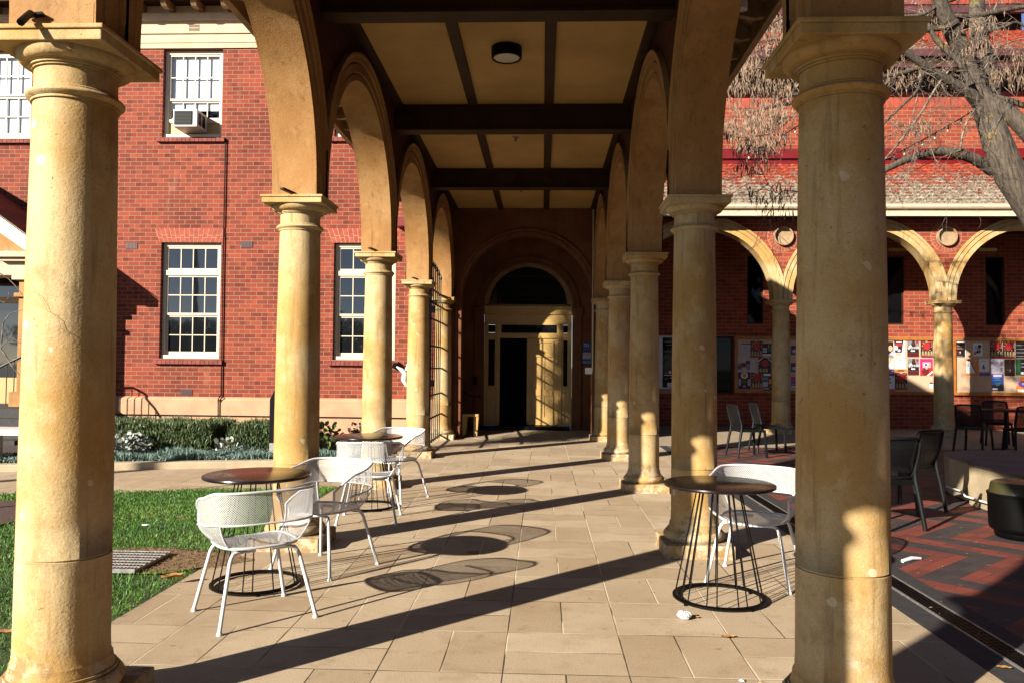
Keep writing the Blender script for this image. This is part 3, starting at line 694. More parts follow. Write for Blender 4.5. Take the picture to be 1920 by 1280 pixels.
w = x1-x0; st(x0, x0+.11, zt+.01, 2.085); st(x1-.11, x1, zt+.01, 2.085); st(x0+.11, x1-.11, 1.99, 2.085); st(x0+.11, x1-.11, 1.68, 1.78); st(x0+.11, x1-.11, .82, .96); st(x0+.11, x1-.11, zt+.01, .36); st(x0+w/2-.05, x0+w/2+.05, .36, .82); st(x0+w/2-.05, x0+w/2+.05, .96, 1.68)
dr = mb.build('door', ent, EO, bevel=.003); mb = MB(); mb.lathe((0, 0, 0), [(0, .05), (.022, .045), (.028, .03), (.015, .01), (.012, 0)], 'steel', 16); h = mb.build('door_knob', dr); h.location = (x0+.05-EO[0], D-EO[1], 1.05); h.rotation_euler = (R_(90), 0, 0)
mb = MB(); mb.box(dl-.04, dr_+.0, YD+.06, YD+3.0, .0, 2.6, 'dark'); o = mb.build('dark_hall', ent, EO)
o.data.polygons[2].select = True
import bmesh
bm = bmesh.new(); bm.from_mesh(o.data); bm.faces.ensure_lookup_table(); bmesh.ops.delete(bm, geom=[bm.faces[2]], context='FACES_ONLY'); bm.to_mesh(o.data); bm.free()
mb = MB(); mb.box(ax0+.05, dr_+.25, YB-.14, YB+.1, .05, .165, 'black'); mb.build('door_step', ent, EO, bevel=.006)
mb = MB(); mb.box(-1.52, -1.43, YB-.07, YB-.002, 1.06, 1.24, 'black'); tag(mb.build('intercom_box', off=(-1.47, YB, 1.1)), 'small black intercom box beside the cream doorway', 'intercom')
t = thing('wall_sign', 'narrow blue and white sign on the wall right of the cream door', 'sign', (.99, YB-.02, 1.55))
mb = MB(); mb.box(-.11, .11, -.01, .01, 0, .46, 'p_blue'); mb.box(-.11, .11, -.013, .01, .1, .24, 'p_lilac'); mb.box(-.11, .11, -.0135, .01, .24, .27, 'p_black'); mb.box(-.11, .11, -.0135, .01, 0, .05, 'p_skyblue'); mb.build('panel', t)
text_mesh('lettering', 'TU', .09, (-.03, -.016, .39), (R_(90), 0, 0), 'paper', t); text_mesh('lettering', 'U & A', .05, (-.03, -.016, .19), (R_(90), 0, 0), 'p_black', t)
mb = MB(); mb.box(.86, 1.01, 15.93, 15.99, 1.33, 1.46, 'white'); tag(mb.build('junction_box', off=(.93, 15.96, 1.33), bevel=.01), 'small white junction box low on the pipe beside the end arch', 'junction box')
mb = MB(); mb.tube([(1.01, 15.94, 1.4), (1.01, 15.94, 4.66)], .016, 'cream', 10); mb.tube([(1.04, 15.96, .0), (1.04, 15.96, 4.66)], .022, 'hallrender', 10); mb.build('conduit_pipe', ent, EO)
# stool and handrail
t = thing('low_stool', 'small yellow wooden stool at the left foot of the end arch', 'stool', (-1.47, 16.42, .03))
mb = MB(); mb.box(-.18, .16, -.16, .16, .40, .45, 'doorpaint'); mb.build('seat', t, bevel=.005)
for x in (-.18, .06):
    for y in (-.14, .08):
        mb = MB(); mb.prism([(x, 0), (x+.07, 0), (x+.10, .4), (x, .4)], mX, y, y+.05, 'doorpaint'); mb.build('leg', t)
mb = MB(); mb.tube([(-1.70, 16.75, .02), (-1.70, 16.75, .93)], .014, 'iron', 8); pts = [(-1.70, 16.75, .93), (-1.64, 16.72, .90), (-1.52, 16.68, .84), (-1.38, 16.62, .83), (-1.30, 16.60, .83), (-1.26, 16.58, .79), (-1.27, 16.57, .74), (-1.31, 16.57, .72)]
mb.tube(pts, .02, 'iron', 8); tag(mb.build('handrail', off=(-1.7, 16.75, 0)), 'black curled iron handrail inside the end arch', 'handrail')
# ================================================================== iron gate between last two left columns
g = thing('iron_gate', 'tall black iron gate with spear tops between the last left columns', 'gate', (XL, 14.35, 0))
for i in range(10):
    y = -.95+i*.262
    top = 3.18+.22*math.sin(math.pi*(i+1.5)/11); mb = MB()
    mb.tube([(0, y, .06), (0, y, top-.1)], .013, 'iron', 6); mb.lathe((0, y, top-.12), [(.011, 0), (.026, .03), (.010, .09), (0, .14)], 'iron', 6); mb.build('bar', g)
mb = MB()
for z in (.10, .52, .93, 1.42, 1.83, 2.32, 2.62, 2.86):
    mb = MB(); mb.box(-.012, .012, -1.0, 1.52, z-.014, z+.014, 'iron'); mb.build('rail', g)
for y in (-.28, 1.5): 
    mb = MB(); mb.box(-.028, .028, y-.028, y+.028, .0, 3.05, 'iron'); mb.lathe((0, y, 3.05), [(.03, 0), (.035, .03), (.02, .06), (0, .11)], 'iron', 8); mb.build('gate_post', g)
mb = MB()
for z in (1.15, 2.5):
    mb = MB(); mb.box(-.035, .035, -.03, .12, z-.06, z+.06, 'iron'); mb.build('lock_box', g)
mb = MB()
for k in range(8):
    pts = [(.10+.05*math.sin(a), 1.50+.0, .3+k*.31+.155*(1-math.cos(a))) for a in np.linspace(0, math.pi, 9)]
    mb.tube(pts, .009, 'iron', 5)
mb.tube([(.09, 1.5, .05), (.09, 1.5, 2.9)], .014, 'iron', 6)
mb.tube([(.0, 1.0, 2.86), (.08, 1.2, 2.84), (.2, 1.42, 2.80), (.28, 1.5, 2.86), (.25, 1.48, 2.92), (.18, 1.46, 2.90)], .014, 'iron', 6); mb.build('scroll_work', g)

# ================================================================== left brick building
bb = thing('brick_building', 'two storey red brick building with sash windows and cream frieze', 'building', (-7, 16.2, 0)); BO = tuple(bb.location)
YW = 16.0
wins = [(-7.92, -6.66, 1.57, 3.97), (-4.30, -3.02, 1.57, 3.97), (-7.96, -6.70, 6.17, 8.02), (-4.33, -3.05, 6.17, 8.02), (-12.03, -10.77, 6.15, 8.02), (-11.9, -10.5, .9, 3.9)]
mb = MB(); xs = sorted({-26, xa-.001}|{w[0] for w in wins}|{w[1] for w in wins}); zs = sorted({.79, 8.03}|{w[2] for w in wins}|{w[3] for w in wins})
for i in range(len(xs)-1):
    for j in range(len(zs)-1):
        cx, cz = (xs[i]+xs[i+1])/2, (zs[j]+zs[j+1])/2
        if any(w[0] < cx < w[1] and w[2] < cz < w[3] for w in wins): continue
        mb.face([(xs[i], YW, zs[j]), (xs[i+1], YW, zs[j]), (xs[i+1], YW, zs[j+1]), (xs[i], YW, zs[j+1])], 'brick_x')
for x0, x1, z0, z1 in wins:
    d = .22
    mb.face([(x0, YW, z0), (x0, YW+d, z0), (x0, YW+d, z1), (x0, YW, z1)], 'brick_y2'); mb.face([(x1, YW, z0), (x1, YW+d, z0), (x1, YW+d, z1), (x1, YW, z1)], 'brick_y2')
    mb.face([(x0, YW, z1), (x1, YW, z1), (x1, YW+d, z1), (x0, YW+d, z1)], 'sillbrick'); mb.face([(x0, YW, z0), (x1, YW, z0), (x1, YW+d, z0), (x0, YW+d, z0)], 'sillbrick')
mb.face([(-26, YW+1.5, 0), (xa, YW+1.5, 0), (xa, YW+1.5, 9), (-26, YW+1.5, 9)], 'dark')
mb.build('wall', bb, BO)
mb = MB(); mb.box(-26, xa-.002, YW-.06, YW+.02, .0, .73, 'plinth'); mb.prism([(YW-.06, .73), (YW-.045, .76), (YW+.0, .79), (YW+.02, .73)], lambda s_, d, z: (d, s_, z), -26, xa-.002, 'plinth')
mb.build('plinth', bb, BO)
mb = MB(); mb.box(-26, xa, YW-.03, YW+.1, 8.03, 8.93, 'cream')
for z0, z1, p_ in ((8.14, 8.16, .045), (8.33, 8.37, .06), (8.60, 8.75, .09)): mb.box(-26, xa, YW-p_, YW, z0, z1, 'cream')
mb.build('frieze', bb, BO, bevel=.004)
mb = MB(); mb.face([(-26, YW, 8.92), (xa+.6, YW, 8.92), (xa+.6, YW-.5, 8.92), (-26, YW-.5, 8.92)], 'timber'); mb.box(-26, xa+.6, YW-.56, YW-.5, 8.84, 9.06, 'timber2'); mb.build('eave_soffit', bb, BO)
mb = MB(); mb.prism([(YW-.02, 8.79), (YW-.18, 8.78), (YW-.30, 8.73), (YW-.42, 8.74), (YW-.48, 8.80), (YW-.48, 8.92), (YW-.02, 8.92)], lambda s_, d, z: (d, s_, z), 0, .11, 'timber2')
br = mb.build('eave_bracket', bb, BO); br.location = (-13.4, 0, 0); x = -13.4+.62
while x < xa:
    c = br.copy(); COL.objects.link(c); c.location = (x, 0, 0); x += .62
mb = MB(); mb.face([(-26, YW-.55, 9.07), (xa+.6, YW-.55, 9.07), (xa-.5, YW+3, 11.2), (-26, YW+3, 11.2)], 'tiles2'); mb.build('roof', bb, BO)
mb = MB(); mb.box(-7.42, -7.20, YW-.036, YW, 8.38, 8.53, 'kerb')
for i in range(2):
    for k in range(9): mb.box(-7.41+k*.024, -7.40+k*.024, YW-.040, YW-.035, 8.39+i*.075, 8.445+i*.075, 'timber')
mb.build('frieze_vent', bb, BO)
def sash(x0, x1, z0, z1, top_rows, kind):
    yd = YW+.11; f = MB(); W = .075; t = 'trim'
    f.box(x0+.01, x0+W, yd-.02, yd+.07, z0+.02, z1-.01, t); f.box(x1-W, x1-.01, yd-.02, yd+.07, z0+.02, z1-.01, t)
    f.box(x0+W, x1-W, yd-.02, yd+.07, z1-.075, z1-.01, t); f.box(x0+.01, x1-.01, yd-.05, yd+.07, z0+.005, z0+.075, t)
    glass = []; a, b = x0+W, x1-W
    if kind == 'low':
        zt0 = z1-.60; f.box(a, b, yd-.03, yd+.06, zt0-.07, zt0+.03, t)
        units = [(zt0+.03, z1-.075, 1, .0), (z0+.075+(zt0-.07-z0-.075)*.5, zt0-.07, 2, .0), (z0+.075, z0+.075+(zt0-.07-z0-.075)*.5, 2, .03)]
    else:
        zm = z0+.80 if kind == 'ac' else z0+(z1-z0)*.5
        units = [(zm, z1-.075, 2, 0)]
        if kind == 'ac': units += [(zm-.40, zm, 1, .03)]; f.box(a, b, yd-.01, yd+.05, zm-.44, zm-.40, t); f.box(a, b, yd+.02, yd+.04, z0+.075, zm-.44, 'doorpaint'); f.box(a+.0, b, yd+.0, yd+.03, zm-.47, zm-.44, t)
        else: units += [(z0+.075, zm, 2, .03)]
    for u0, u1, rows, dy in units:
        y = yd+dy; e = .038
        f.box(a, a+e, y, y+.035, u0, u1, t); f.box(b-e, b, y, y+.035, u0, u1, t); f.box(a+e, b-e, y, y+.035, u1-e, u1, t); f.box(a+e, b-e, y, y+.035, u0, u0+e*(1.9 if u0 < z0+.1 else 1.1), t)
        for k in range(1, 4): xx = a+e+(b-a-2*e)*k/4; f.box(xx-.009, xx+.009, y+.003, y+.030, u0+e, u1-e, t)
        for k in range(1, rows): zz = u0+e+(u1-u0-2*e)*k/rows; f.box(a+e, b-e, y+.004, y+.029, zz-.009, zz+.009, t)
        glass.append((a+e, b-e, y+.016, u0+e, u1-e))
    w = f.build('window', bb, BO)
    for i, (g0, g1, y, q0, q1) in enumerate(glass):
        mb = MB(); mb.face([(g0, y, q0), (g1, y, q0), (g1, y, q1), (g0, y, q1)], 'clear' if kind != 'low' else 'glass'); mb.build('pane', w)
    if kind != 'low':
        mb = MB(); lo = z0+.32 if kind == 'ac' else z0+.0
        zb0 = (z0+.60 if kind == 'ac' else z0+.1)
        for k in range(1):
            mb.face([(a, yd+.075, zb0), (b, yd+.075, zb0), (b, yd+.075, z1-.02), (a, yd+.075, z1-.02)], 'blind')
        mb.build('blind', w)
    # brick sill
    mb = MB(); n = 16; xs_ = x0-.09; wd = (x1-x0+.18)/n
    for i in range(n): mb.prism([(YW-.075, z0-.11), (YW-.075, z0-.035), (YW+.12, z0+.0), (YW+.12, z0-.11)], lambda s_, d, z: (d, s_, z), xs_+i*wd+.004, xs_+(i+1)*wd-.004, 'sillbrick')
    mb.build('sill', w)
    if kind == 'low':
        mb = MB(); n = 15; cx = (x0+x1)/2; hh = .30; wt = (x1-x0)+.30; wb = (x1-x0)+.06
        for i in range(n):
            g_ = .006; ct0 = cx-wt/2+wt*i/n+g_; ct1 = cx-wt/2+wt*(i+1)/n-g_; cb0 = cx-wb/2+wb*i/n+g_; cb1 = cx-wb/2+wb*(i+1)/n-g_
            k = .5 if i % 2 else .33; m0 = cb0+(ct0-cb0)*k; m1 = cb1+(ct1-cb1)*k
            mb.prism([(cb0, z1+.0), (cb1, z1+.0), (m1, z1+hh*k-.005), (m0, z1+hh*k-.005)], mX, YW-.006, YW+.01, 'lintel'); mb.prism([(m0, z1+hh*k+.005), (m1, z1+hh*k+.005), (ct1, z1+hh), (ct0, z1+hh)], mX, YW-.006, YW+.01, 'lintel')
        mb.prism([(cx-wb/2, z1), (cx+wb/2, z1), (cx+wt/2, z1+hh), (cx-wt/2, z1+hh)], mX, YW-.003, YW+.005, 'plinth'); mb.build('lintel', w)
    return w
WN = []
for w, k in zip(wins[:5], ('low', 'low', 'ac', 'up', 'up')): WN.append(sash(*w, 2, k))
for w in WN:                     # sub-part meshes were written in world space: shift them to the building's space
    for ch in w.children: ch.data.transform(Matrix.Translation((-BO[0], -BO[1], -BO[2])))
# air conditioner
t = thing('air_conditioner', 'white box air conditioner with black grille in the upper sash window', 'air conditioner', (-7.30, 15.92, 6.28))
mb = MB(); mb.box(-.26, .24, -.28, .22, 0, .36, 'white'); mb.build('case', t, bevel=.015)
mb = MB(); mb.box(-.23, .14, -.295, -.278, .04, .32, 'black')
for i in range(9): mb.box(-.22, .13, -.303, -.294, .055+i*.029, .067+i*.029, 'blackplastic')
mb.build('front_grille', t)
for k in range(2):
    mb = MB(); mb.box(.238, .244, -.22+k*.18, -.08+k*.18, .06, .30, 'black'); mb.build('side_louvre', t)
# vents, cables on the wall
for px, py in ((247, 461), (463, 459), (350, 735)):
    p = at(px, py, Y=YW); mb = MB(); mb.box(p.x-.125, p.x+.125, YW-.008, YW, p.z-.065, p.z+.065, 'terra')
    for k in range(8): mb.box(p.x-.115+k*.03, p.x-.10+k*.03, YW-.012, YW-.007, p.z-.055, p.z+.055, 'p_black')
    mb.build('wall_vent', bb, BO)
mb = MB(); mb.tube([(-6.60, YW-.03, 6.1), (-6.60, YW-.03, 3.5), (-6.585, YW-.03, .82), (-6.62, YW-.09, .76), (-6.61, YW-.085, 0.05)], .013, 'black', 6); mb.tube([(-6.60, YW-.09, .82), (-6.54, YW-.09, .79), (-6.62, YW-.09, .70)], .012, 'black', 6)
mb.tube([(-14, YW-.075, .425), (xa-.1, YW-.075, .40)], .013, 'black', 6); mb.tube([(-8, YW-.07, .02), (-2.7, YW-.07, .015)], .012, 'black', 6); mb.build('black_cable', bb, BO)
mb = MB(); mb.box(-2.98, xa-.003, YW-.25, YW-.0, 4.27, 4.46, 'redpaint'); mb.build('red_gutter', bb, BO, bevel=.01)
p = at(757, 700, Y=15.6)
# white wall ornament: a small lion-like bracket
mb = MB(); mb.box(p.x-.02, p.x+.10, YW-.12, YW, p.z-.25, p.z+.12, 'white')
mb.tube([(p.x+.03, YW-.15, p.z-.24), (p.x-.02, YW-.2, p.z-.12), (p.x+.0, YW-.24, p.z+.02), (p.x-.08, YW-.26, p.z+.08), (p.x-.17, YW-.27, p.z+.14)], [.05, .07, .065, .04, .015], 'white', 8)
mb.tube([(p.x+.0, YW-.2, p.z), (p.x+.05, YW-.2, p.z+.14), (p.x+.03, YW-.2, p.z+.2)], [.05, .03, .008], 'white', 6)
tag(mb.build('wall_ornament', off=(p.x, YW-.1, p.z)), 'white curled bracket ornament on brick wall beside the iron gate', 'ornament')
p = at(741, 685, Y=15.8); mb = MB(); mb.box(p.x-.06, p.x+.06, YW-.1, YW, p.z-.06, p.z+.06, 'black'); mb.box(p.x-.05, p.x+.02, YW-.22, YW-.1, p.z-.03, p.z+.03, 'black'); tag(mb.build('wall_lamp', off=tuple(p)), 'small black box lamp on the brick wall by the second window', 'lamp')
# portico
mb = MB(); tip = (-9.25, 3.42); ap = (-12.1, 5.3)
mb.box(-10.14, -9.78, 14.85, 15.35, .0, 3.10, 'stucco'); mb.box(-10.20, -9.74, 14.79, 15.41, 2.72, 2.80, 'stucco'); mb.box(-10.24, -9.72, 14.77, 15.43, 3.05, 3.14, 'cream'); mb.box(-10.22, -9.70, 14.75, 15.45, 0, .9, 'stucco')
mb.box(-10.10, -9.7, 15.35, 16.0, .0, 3.1, 'stucco')
mb.build('portico_pillar', bb, BO, bevel=.01)
mb = MB(); mb.box(-14.6, -9.60, 14.80, 15.35, 3.14, 3.40, 'cream'); mb.box(-10.45, -9.57, 14.68, 16.0, 3.40, 3.47, 'cream'); mb.box(-10.5, -9.45, 14.60, 16.0, 3.47, 3.58, 'cream')
mb.prism([(-9.40, 3.44), (-9.40, 3.60), (-12.1, 5.48), (-14.9, 3.60), (-14.9, 3.44), (-14.6, 3.44), (-12.1, 5.10), (-9.62, 3.44)], mX, 14.55, 14.85, 'trim')
mb.prism([(-9.55, 3.4), (-12.1, 5.12), (-14.6, 3.4)], mX, 14.86, 15.2, 'stucco'); mb.build('portico_gable', bb, BO, bevel=.008)
mb = MB(); mb.face([(-9.36, 14.5, 3.60), (-12.1, 14.5, 5.53), (-12.1, 16, 5.53), (-9.36, 16, 3.60)], 'tiles2'); mb.face([(-9.36, 14.5, 3.55), (-12.1, 14.5, 5.48), (-12.1, 16, 5.48), (-9.36, 16, 3.55)], 'timber'); mb.build('portico_roof', bb, BO)
mb = MB(); cx, cr_ = -11.05, .72
mb.box(-11.80, -10.30, 15.86, 15.95, .1, 1.15, 'doorpaint'); mb.box(-11.80, -11.67, 15.86, 15.95, 1.15, 2.75, 'doorpaint'); mb.box(-10.43, -10.30, 15.86, 15.95, 1.15, 2.75, 'doorpaint'); mb.box(-11.80, -10.30, 15.84, 15.96, 2.68, 2.80, 'doorpaint')
rows = [[(cx-r*math.cos(math.pi*i/24), 15.86-d, 2.80+r*math.sin(math.pi*i/24)) for i in range(25)] for r, d in ((.76, 0), (.76, .03), (.64, .03), (.64, -.02))]
for i in range(3): mb.grid([rows[i], rows[i+1]], 'trim')
mb.face([(cx-.66*math.cos(math.pi*i/24), 15.9, 2.80+.66*math.sin(math.pi*i/24)) for i in range(25)], 'glass'); mb.box(-11.67, -10.43, 15.89, 15.90, 1.15, 2.68, 'glass'); mb.box(-10.72, -10.50, 15.88, 15.885, 1.9, 2.35, 'p_lilac')
mb.face([(-12.2, 15.965, 0), (-10.3, 15.965, 0), (-10.3, 15.965, 3.9), (-12.2, 15.965, 3.9)], 'stucco')
mb.build('portico_door', bb, BO)
mb = MB()
for k in range(4): mb.box(-12.0, -8.95-.0, 14.0-k*.3, 15.95, .0, .62-k*.16, 'darkpaver')
mb.build('portico_steps', bb, BO)
mb = MB(); rail = [(-11.2, 14.9, 1.25), (-10.6, 14.9, 1.32), (-10.25, 14.85, 1.48), (-10.0, 14.85, 1.60), (-9.6, 14.85, 1.62), (-9.35, 14.85, 1.50), (-9.05, 14.85, 1.18), (-8.8, 14.85, .82)]
mb.tube(rail, .024, 'iron', 8)
for x in np.arange(-11.1, -8.8, .15):
    z = np.interp(x, [r[0] for r in rail], [r[2] for r in rail]); mb.tube([(x, 14.87, .35), (x, 14.87, z)], .010, 'iron', 5)
tag(mb.build('stair_railing', off=(-10, 14.87, .4)), 'black iron stair railing in front of the gabled porch', 'railing')
# white bench near the path
t = thing('garden_bench', 'white slab garden bench at the far left beside the path', 'bench', (-7.75, 10.9, 0))
mb = MB(); mb.box(-1.0, .82, -.25, .25, .46, .54, 'white'); mb.build('seat', t, bevel=.008)
for x in (-.62, -.03): 
    mb = MB(); mb.box(x-.03, x+.03, -.2, .2, 0, .46, 'white'); mb.build('leg', t, bevel=.005)

# sign pillar
t = thing('sign_pillar', 'slim black sign pillar standing in the garden behind the second left column', 'sign', (-3.90, 11.9, .06))
mb = MB(); mb.box(-.24, .24, -.04, .04, .22, .88, 'black'); mb.prism([(-.24, .88), (.24, .88), (.24, 1.02), (-.17, 1.02)], mX, -.04, .04, 'black'); mb.build('panel', t, bevel=.004)
mb = MB(); mb.box(-.235, .235, -.035, .035, 0, .22, 'steel'); mb.build('base', t)

# ================================================================== right-hand building with arcade
fb = thing('arcade_building', 'red brick building with cream arcade, lichened tile roof and upper wall', 'building', (9, 19, 0)); FO = tuple(fb.location)
YA, YBK = 18.2, 20.05
fc = [1.80, 5.43, 9.06, 12.69, 16.32]
fhs, frs = 3.02/2.836, 1.12
for x in fc: column(fb, x, YA, FO, fhs, frs)
fhw = .21; fr_ = 3.63/2-fhw; fzs = 3.02; fzc = 3.05
FP_ = [(-.001, 0), (-.001, .02), (.10, .02), (.105, .008), (.115, .008), (.125, .035), (.20, .035), (.21, .02), (.225, .05), (.27, .05), (.275, 0)]
for k in range(len(fc)-1): arch(fb, FO, mX, fc[k], fc[k+1], fhw, fr_, fzs, fzc, YA-.16, YA+.16, 'stone', FP_, 36)
spandrel(fb, FO, mX, fc, fhw, fr_, fzs, fzc, 5.0, YA-.16, YA+.16, 'brick_far', 'brick_far')
for x in fc:
    mb = MB(); mb.box(x-.16, x+.16, YA-.17, YA+.17, fzs, fzs+.12, 'stone'); mb.build('pier_block', fb, FO)
    mb = MB(); zc_ = 4.46; mb.lathe((0, 0, 0), [(.195, .002), (.195, .09), (.215, .09), (.215, .0)], 'brickring', 32); mb.face([(.196*math.cos(a), .196*math.sin(a), .004) for a in np.linspace(0, 2*math.pi, 33)[:-1]], 'brickring')  # proud rim added so its shadow imitates a sunken disc
    for k in range(26):
        a0 = 2*math.pi*k/26+.02; a1 = 2*math.pi*(k+1)/26-.02
        pts = [(r*math.cos(a), r*math.sin(a)) for r, a in ((.225, a0), (.225, a1), (.34, a1), (.34, a0))]
        mb.face([(p_[0], p_[1], .006) for p_ in pts], 'lintel')
    mb.face([(.35*math.cos(a), .35*math.sin(a), .003) for a in np.linspace(0, 2*math.pi, 40)[:-1]], 'brickring')
    o = mb.build('roundel', fb); o.rotation_euler = (R_(90), 0, 0); o.location = (x-FO[0], YA-.163-FO[1], zc_)
# back wall with windows
bw = [(2.9, 3.95, .93, 2.27), (4.36, 4.80, .83, 2.26), (5.15, 5.55, 2.58, 4.3), (8.58, 9.04, 2.58, 4.3), (11.03, 11.49, 2.58, 4.3)]
mb = MB(); xs = sorted({1.35, 30}|{w[0] for w in bw}|{w[1] for w in bw}); zs = sorted({0, 8.05}|{w[2] for w in bw}|{w[3] for w in bw})
for i in range(len(xs)-1):
    for j in range(len(zs)-1):
        cx, cz = (xs[i]+xs[i+1])/2, (zs[j]+zs[j+1])/2
        if any(w[0] < cx < w[1] and w[2] < cz < w[3] for w in bw): continue
        mb.face([(xs[i], YBK, zs[j]), (xs[i+1], YBK, zs[j]), (xs[i+1], YBK, zs[j+1]), (xs[i], YBK, zs[j+1])], 'brick_far')
for x0, x1, z0, z1 in bw:
    for (a, b) in (((x0, z0), (x0, z1)), ((x1, z0), (x1, z1)), ((x0, z0), (x1, z0)), ((x0, z1), (x1, z1))): mb.face([(a[0], YBK, a[1]), (b[0], YBK, b[1]), (b[0], YBK+.15, b[1]), (a[0], YBK+.15, a[1])], 'lintel')
mb.build('back_wall', fb, FO)
mb = MB(); n = 130
for i in range(n): x = 1.4+i*.20; mb.box(x+.004, x+.196, YBK-.012, YBK+.1, 8.05, 8.45, 'lintel')
mb.build('soldier_course', fb, FO)
for x0, x1, z0, z1 in bw:
    mb = MB(); mm = 'white' if x0 < 3 else 'timber'; y = YBK+.06; e = .04
    for q in ((x0, x0+e, z0, z1), (x1-e, x1, z0, z1), (x0+e, x1-e, z0, z0+e), (x0+e, x1-e, z1-e, z1)): mb.box(q[0], q[1], y, y+.05, q[2], q[3], mm)
    w = mb.build('window', fb, FO)
    mb = MB(); mb.box(x0+e, x1-e, y+.02, y+.03, z0+e, z1-e, 'glassfar'); mb.build('pane', w, FO)
    if x0 < 3:
        mb = MB(); mb.box(x0-.05, x1+.05, YBK-.08, YBK+.05, z0-.12, z0-.005, 'boardframe'); mb.build('sill', w, FO)
        mb = MB()
        for (a, b, c, d, k) in ((.0, .1, .0, 1.3, 'paper'), (.14, .36, .34, .36, 'paper'), (.14, .36, .94, .96, 'p_grey'), (.22, .34, .05, .16, 'paper'), (.16, .24, .38, .44, 'p_red'), (.26, .32, .39, .46, 'paper'), (.16, .34, 1.18, 1.2, 'p_grey'), (.18, .32, 1.1, 1.12, 'p_grey'), (.16, .22, .24, .27, 'p_teal'), (.28, .35, .27, .29, 'p_bone')): mb.box(x0+e+a, x0+e+b, y+.014, y+.018, z0+c, z0+d, k)
        mb.build('window_decal', w, FO)
# notice on reflected lawn pane is the glass itself
# walk ceiling, fascia, gutter
mb = MB(); mb.face([(1.4, 17.6, 4.85), (30, 17.6, 4.85), (30, YBK, 4.85), (1.4, YBK, 4.85)], 'timber'); mb.build('arcade_ceiling', fb, FO)
mb = MB(); mb.box(1.42, 30, 17.56, 17.66, 4.84, 4.90, 'trim'); mb.box(1.42, 30, 17.60, 17.68, 4.90, 5.01, 'cream')
pr = [(17.60, 4.99), (17.53, 5.0), (17.50, 5.035), (17.50, 5.08), (17.485, 5.10), (17.50, 5.11), (17.64, 5.11), (17.64, 4.99)]
mb.prism([(a, b) for a, b in pr], lambda s_, d, z: (d, s_, z), 1.42, 30, 'trim'); mb.build('gutter', fb, FO)
for px0, px1 in ((1667, 1701), (1835, 1868)):
    a = at(px0, 468, Y=19.3); b = at(px1, 468, Y=19.3); mb = MB(); mb.box(a.x, b.x, 19.26, 19.34, a.z-.04, a.z+.03, 'tube'); mb.build('tube_light', fb, FO)
def tile_roof(xa_, xb_, y0, z0, y1, z1, m, rows, dx=.052):
    mb = MB(); L = math.hypot(y1-y0, z1-z0); uy, uz = (y1-y0)/L, (z1-z0)/L; ny, nz = -uz, uy
    xs = np.arange(xa_, xb_+dx, dx); rnd = random.Random(3)
    for r in range(rows):
        s0 = L*r/rows-.03; s1 = L*(r+1)/rows; lowl = []; top = []; lip = []
        for i, x in enumerate(xs):
            ph = (x/.31) % 1.0
            hgt = .022*(math.sin(ph*2*math.pi)**2 if ph < .5 else .35*math.sin(ph*2*math.pi)**2)+rnd.uniform(0, .006)
            a = s0+rnd.uniform(-.008, .008); h0 = .070+hgt*1.3; h1 = .008+hgt*1.3
            lowl.append((x, y0+uy*a+ny*h0, z0+uz*a+nz*h0)); top.append((x, y0+uy*s1+ny*h1, z0+uz*s1+nz*h1)); lip.append((x, y0+uy*a-ny*.01, z0+uz*a-nz*.01))
        mb.grid([lip, lowl], m, False); mb.grid([lowl, top], m, False)
    return mb
tile_roof(1.42, 26, 17.58, 5.09, YBK, 6.60, 'tiles', 13).build('tiled_roof', fb, FO)
mb = MB(); mb.box(1.4, 30, YBK-.10, YBK, 6.75, 7.0, 'redpaint'); mb.box(1.4, 30, YBK-.03, YBK+.01, 6.58, 6.75, 'redpaint'); mb.build('red_flashing', fb, FO)
# upper eaves and roofs
YU = 19.25
mb = MB(); mb.face([(1.4, YU, 8.80), (30, YU, 8.80), (30, YBK+.1, 8.80), (1.4, YBK+.1, 8.80)], 'timber'); mb.box(1.4, 30, YBK-.01, YBK+.1, 8.45, 8.85, 'dark'); mb.box(1.4, 30, YU-.03, YU+.02, 8.78, 8.86, 'purplepaint'); mb.box(1.4, 30, YU-.16, YU-.02, 9.0, 9.16, 'purplepaint'); mb.box(1.4, 30, YU-.03, YU+.03, 8.86, 9.02, 'timber'); mb.build('upper_gutter', fb, FO)
tile_roof(1.4, 26, YU-.02, 9.16, 21.3, 10.5, 'tiles_u', 11).build('upper_roof', fb, FO)
mb = MB(); mb.box(6.0, 12.6, 21.1, 21.2, 9.9, 10.95, 'timber'); mb.box(6.0, 12.75, 20.6, 20.7, 10.72, 10.95, 'purplepaint'); mb.box(6.0, 12.6, 20.7, 21.2, 10.92, 10.94, 'timber'); mb.build('clerestory', fb, FO)
tile_roof(5.9, 12.8, 20.6, 10.95, 22.3, 11.42, 'tiles_c', 8).build('clerestory_roof', fb, FO)

# notice boards
def board(px0, px1, label):
    a = at(px0, 632, Y=YBK-.05); b = at(px1, 738, Y=YBK-.05); x0, x1, z1, z0 = a.x, b.x, 2.27, .85
    t = thing('notice_board', label, 'notice board', ((x0+x1)/2, YBK-.03, z0)); w = (x1-x0)/2; h = z1-z0
    mb = MB(); e = .075
    for q in ((-w, -w+e, 0, h), (w-e, w, 0, h), (-w+e, w-e, 0, e), (-w+e, w-e, h-e, h)): mb.box(q[0], q[1], -.05, .028, q[2], q[3], 'boardframe')
    mb.build('frame', t, bevel=.006); mb = MB(); mb.box(-w+e, w-e, -.012, .02, e, h-e, 'cork'); mb.build('pinboard', t)
board(1377, 1588, 'tan notice board with wooden frame, leftmost on the back wall, behind the left arcade column')
board(1592, 1784, 'tan notice board with wooden frame between the near right column and the far arcade column')
board(1786, 1990, 'tan notice board with wooden frame, rightmost, right of the far arcade column')
PY = YBK-.046
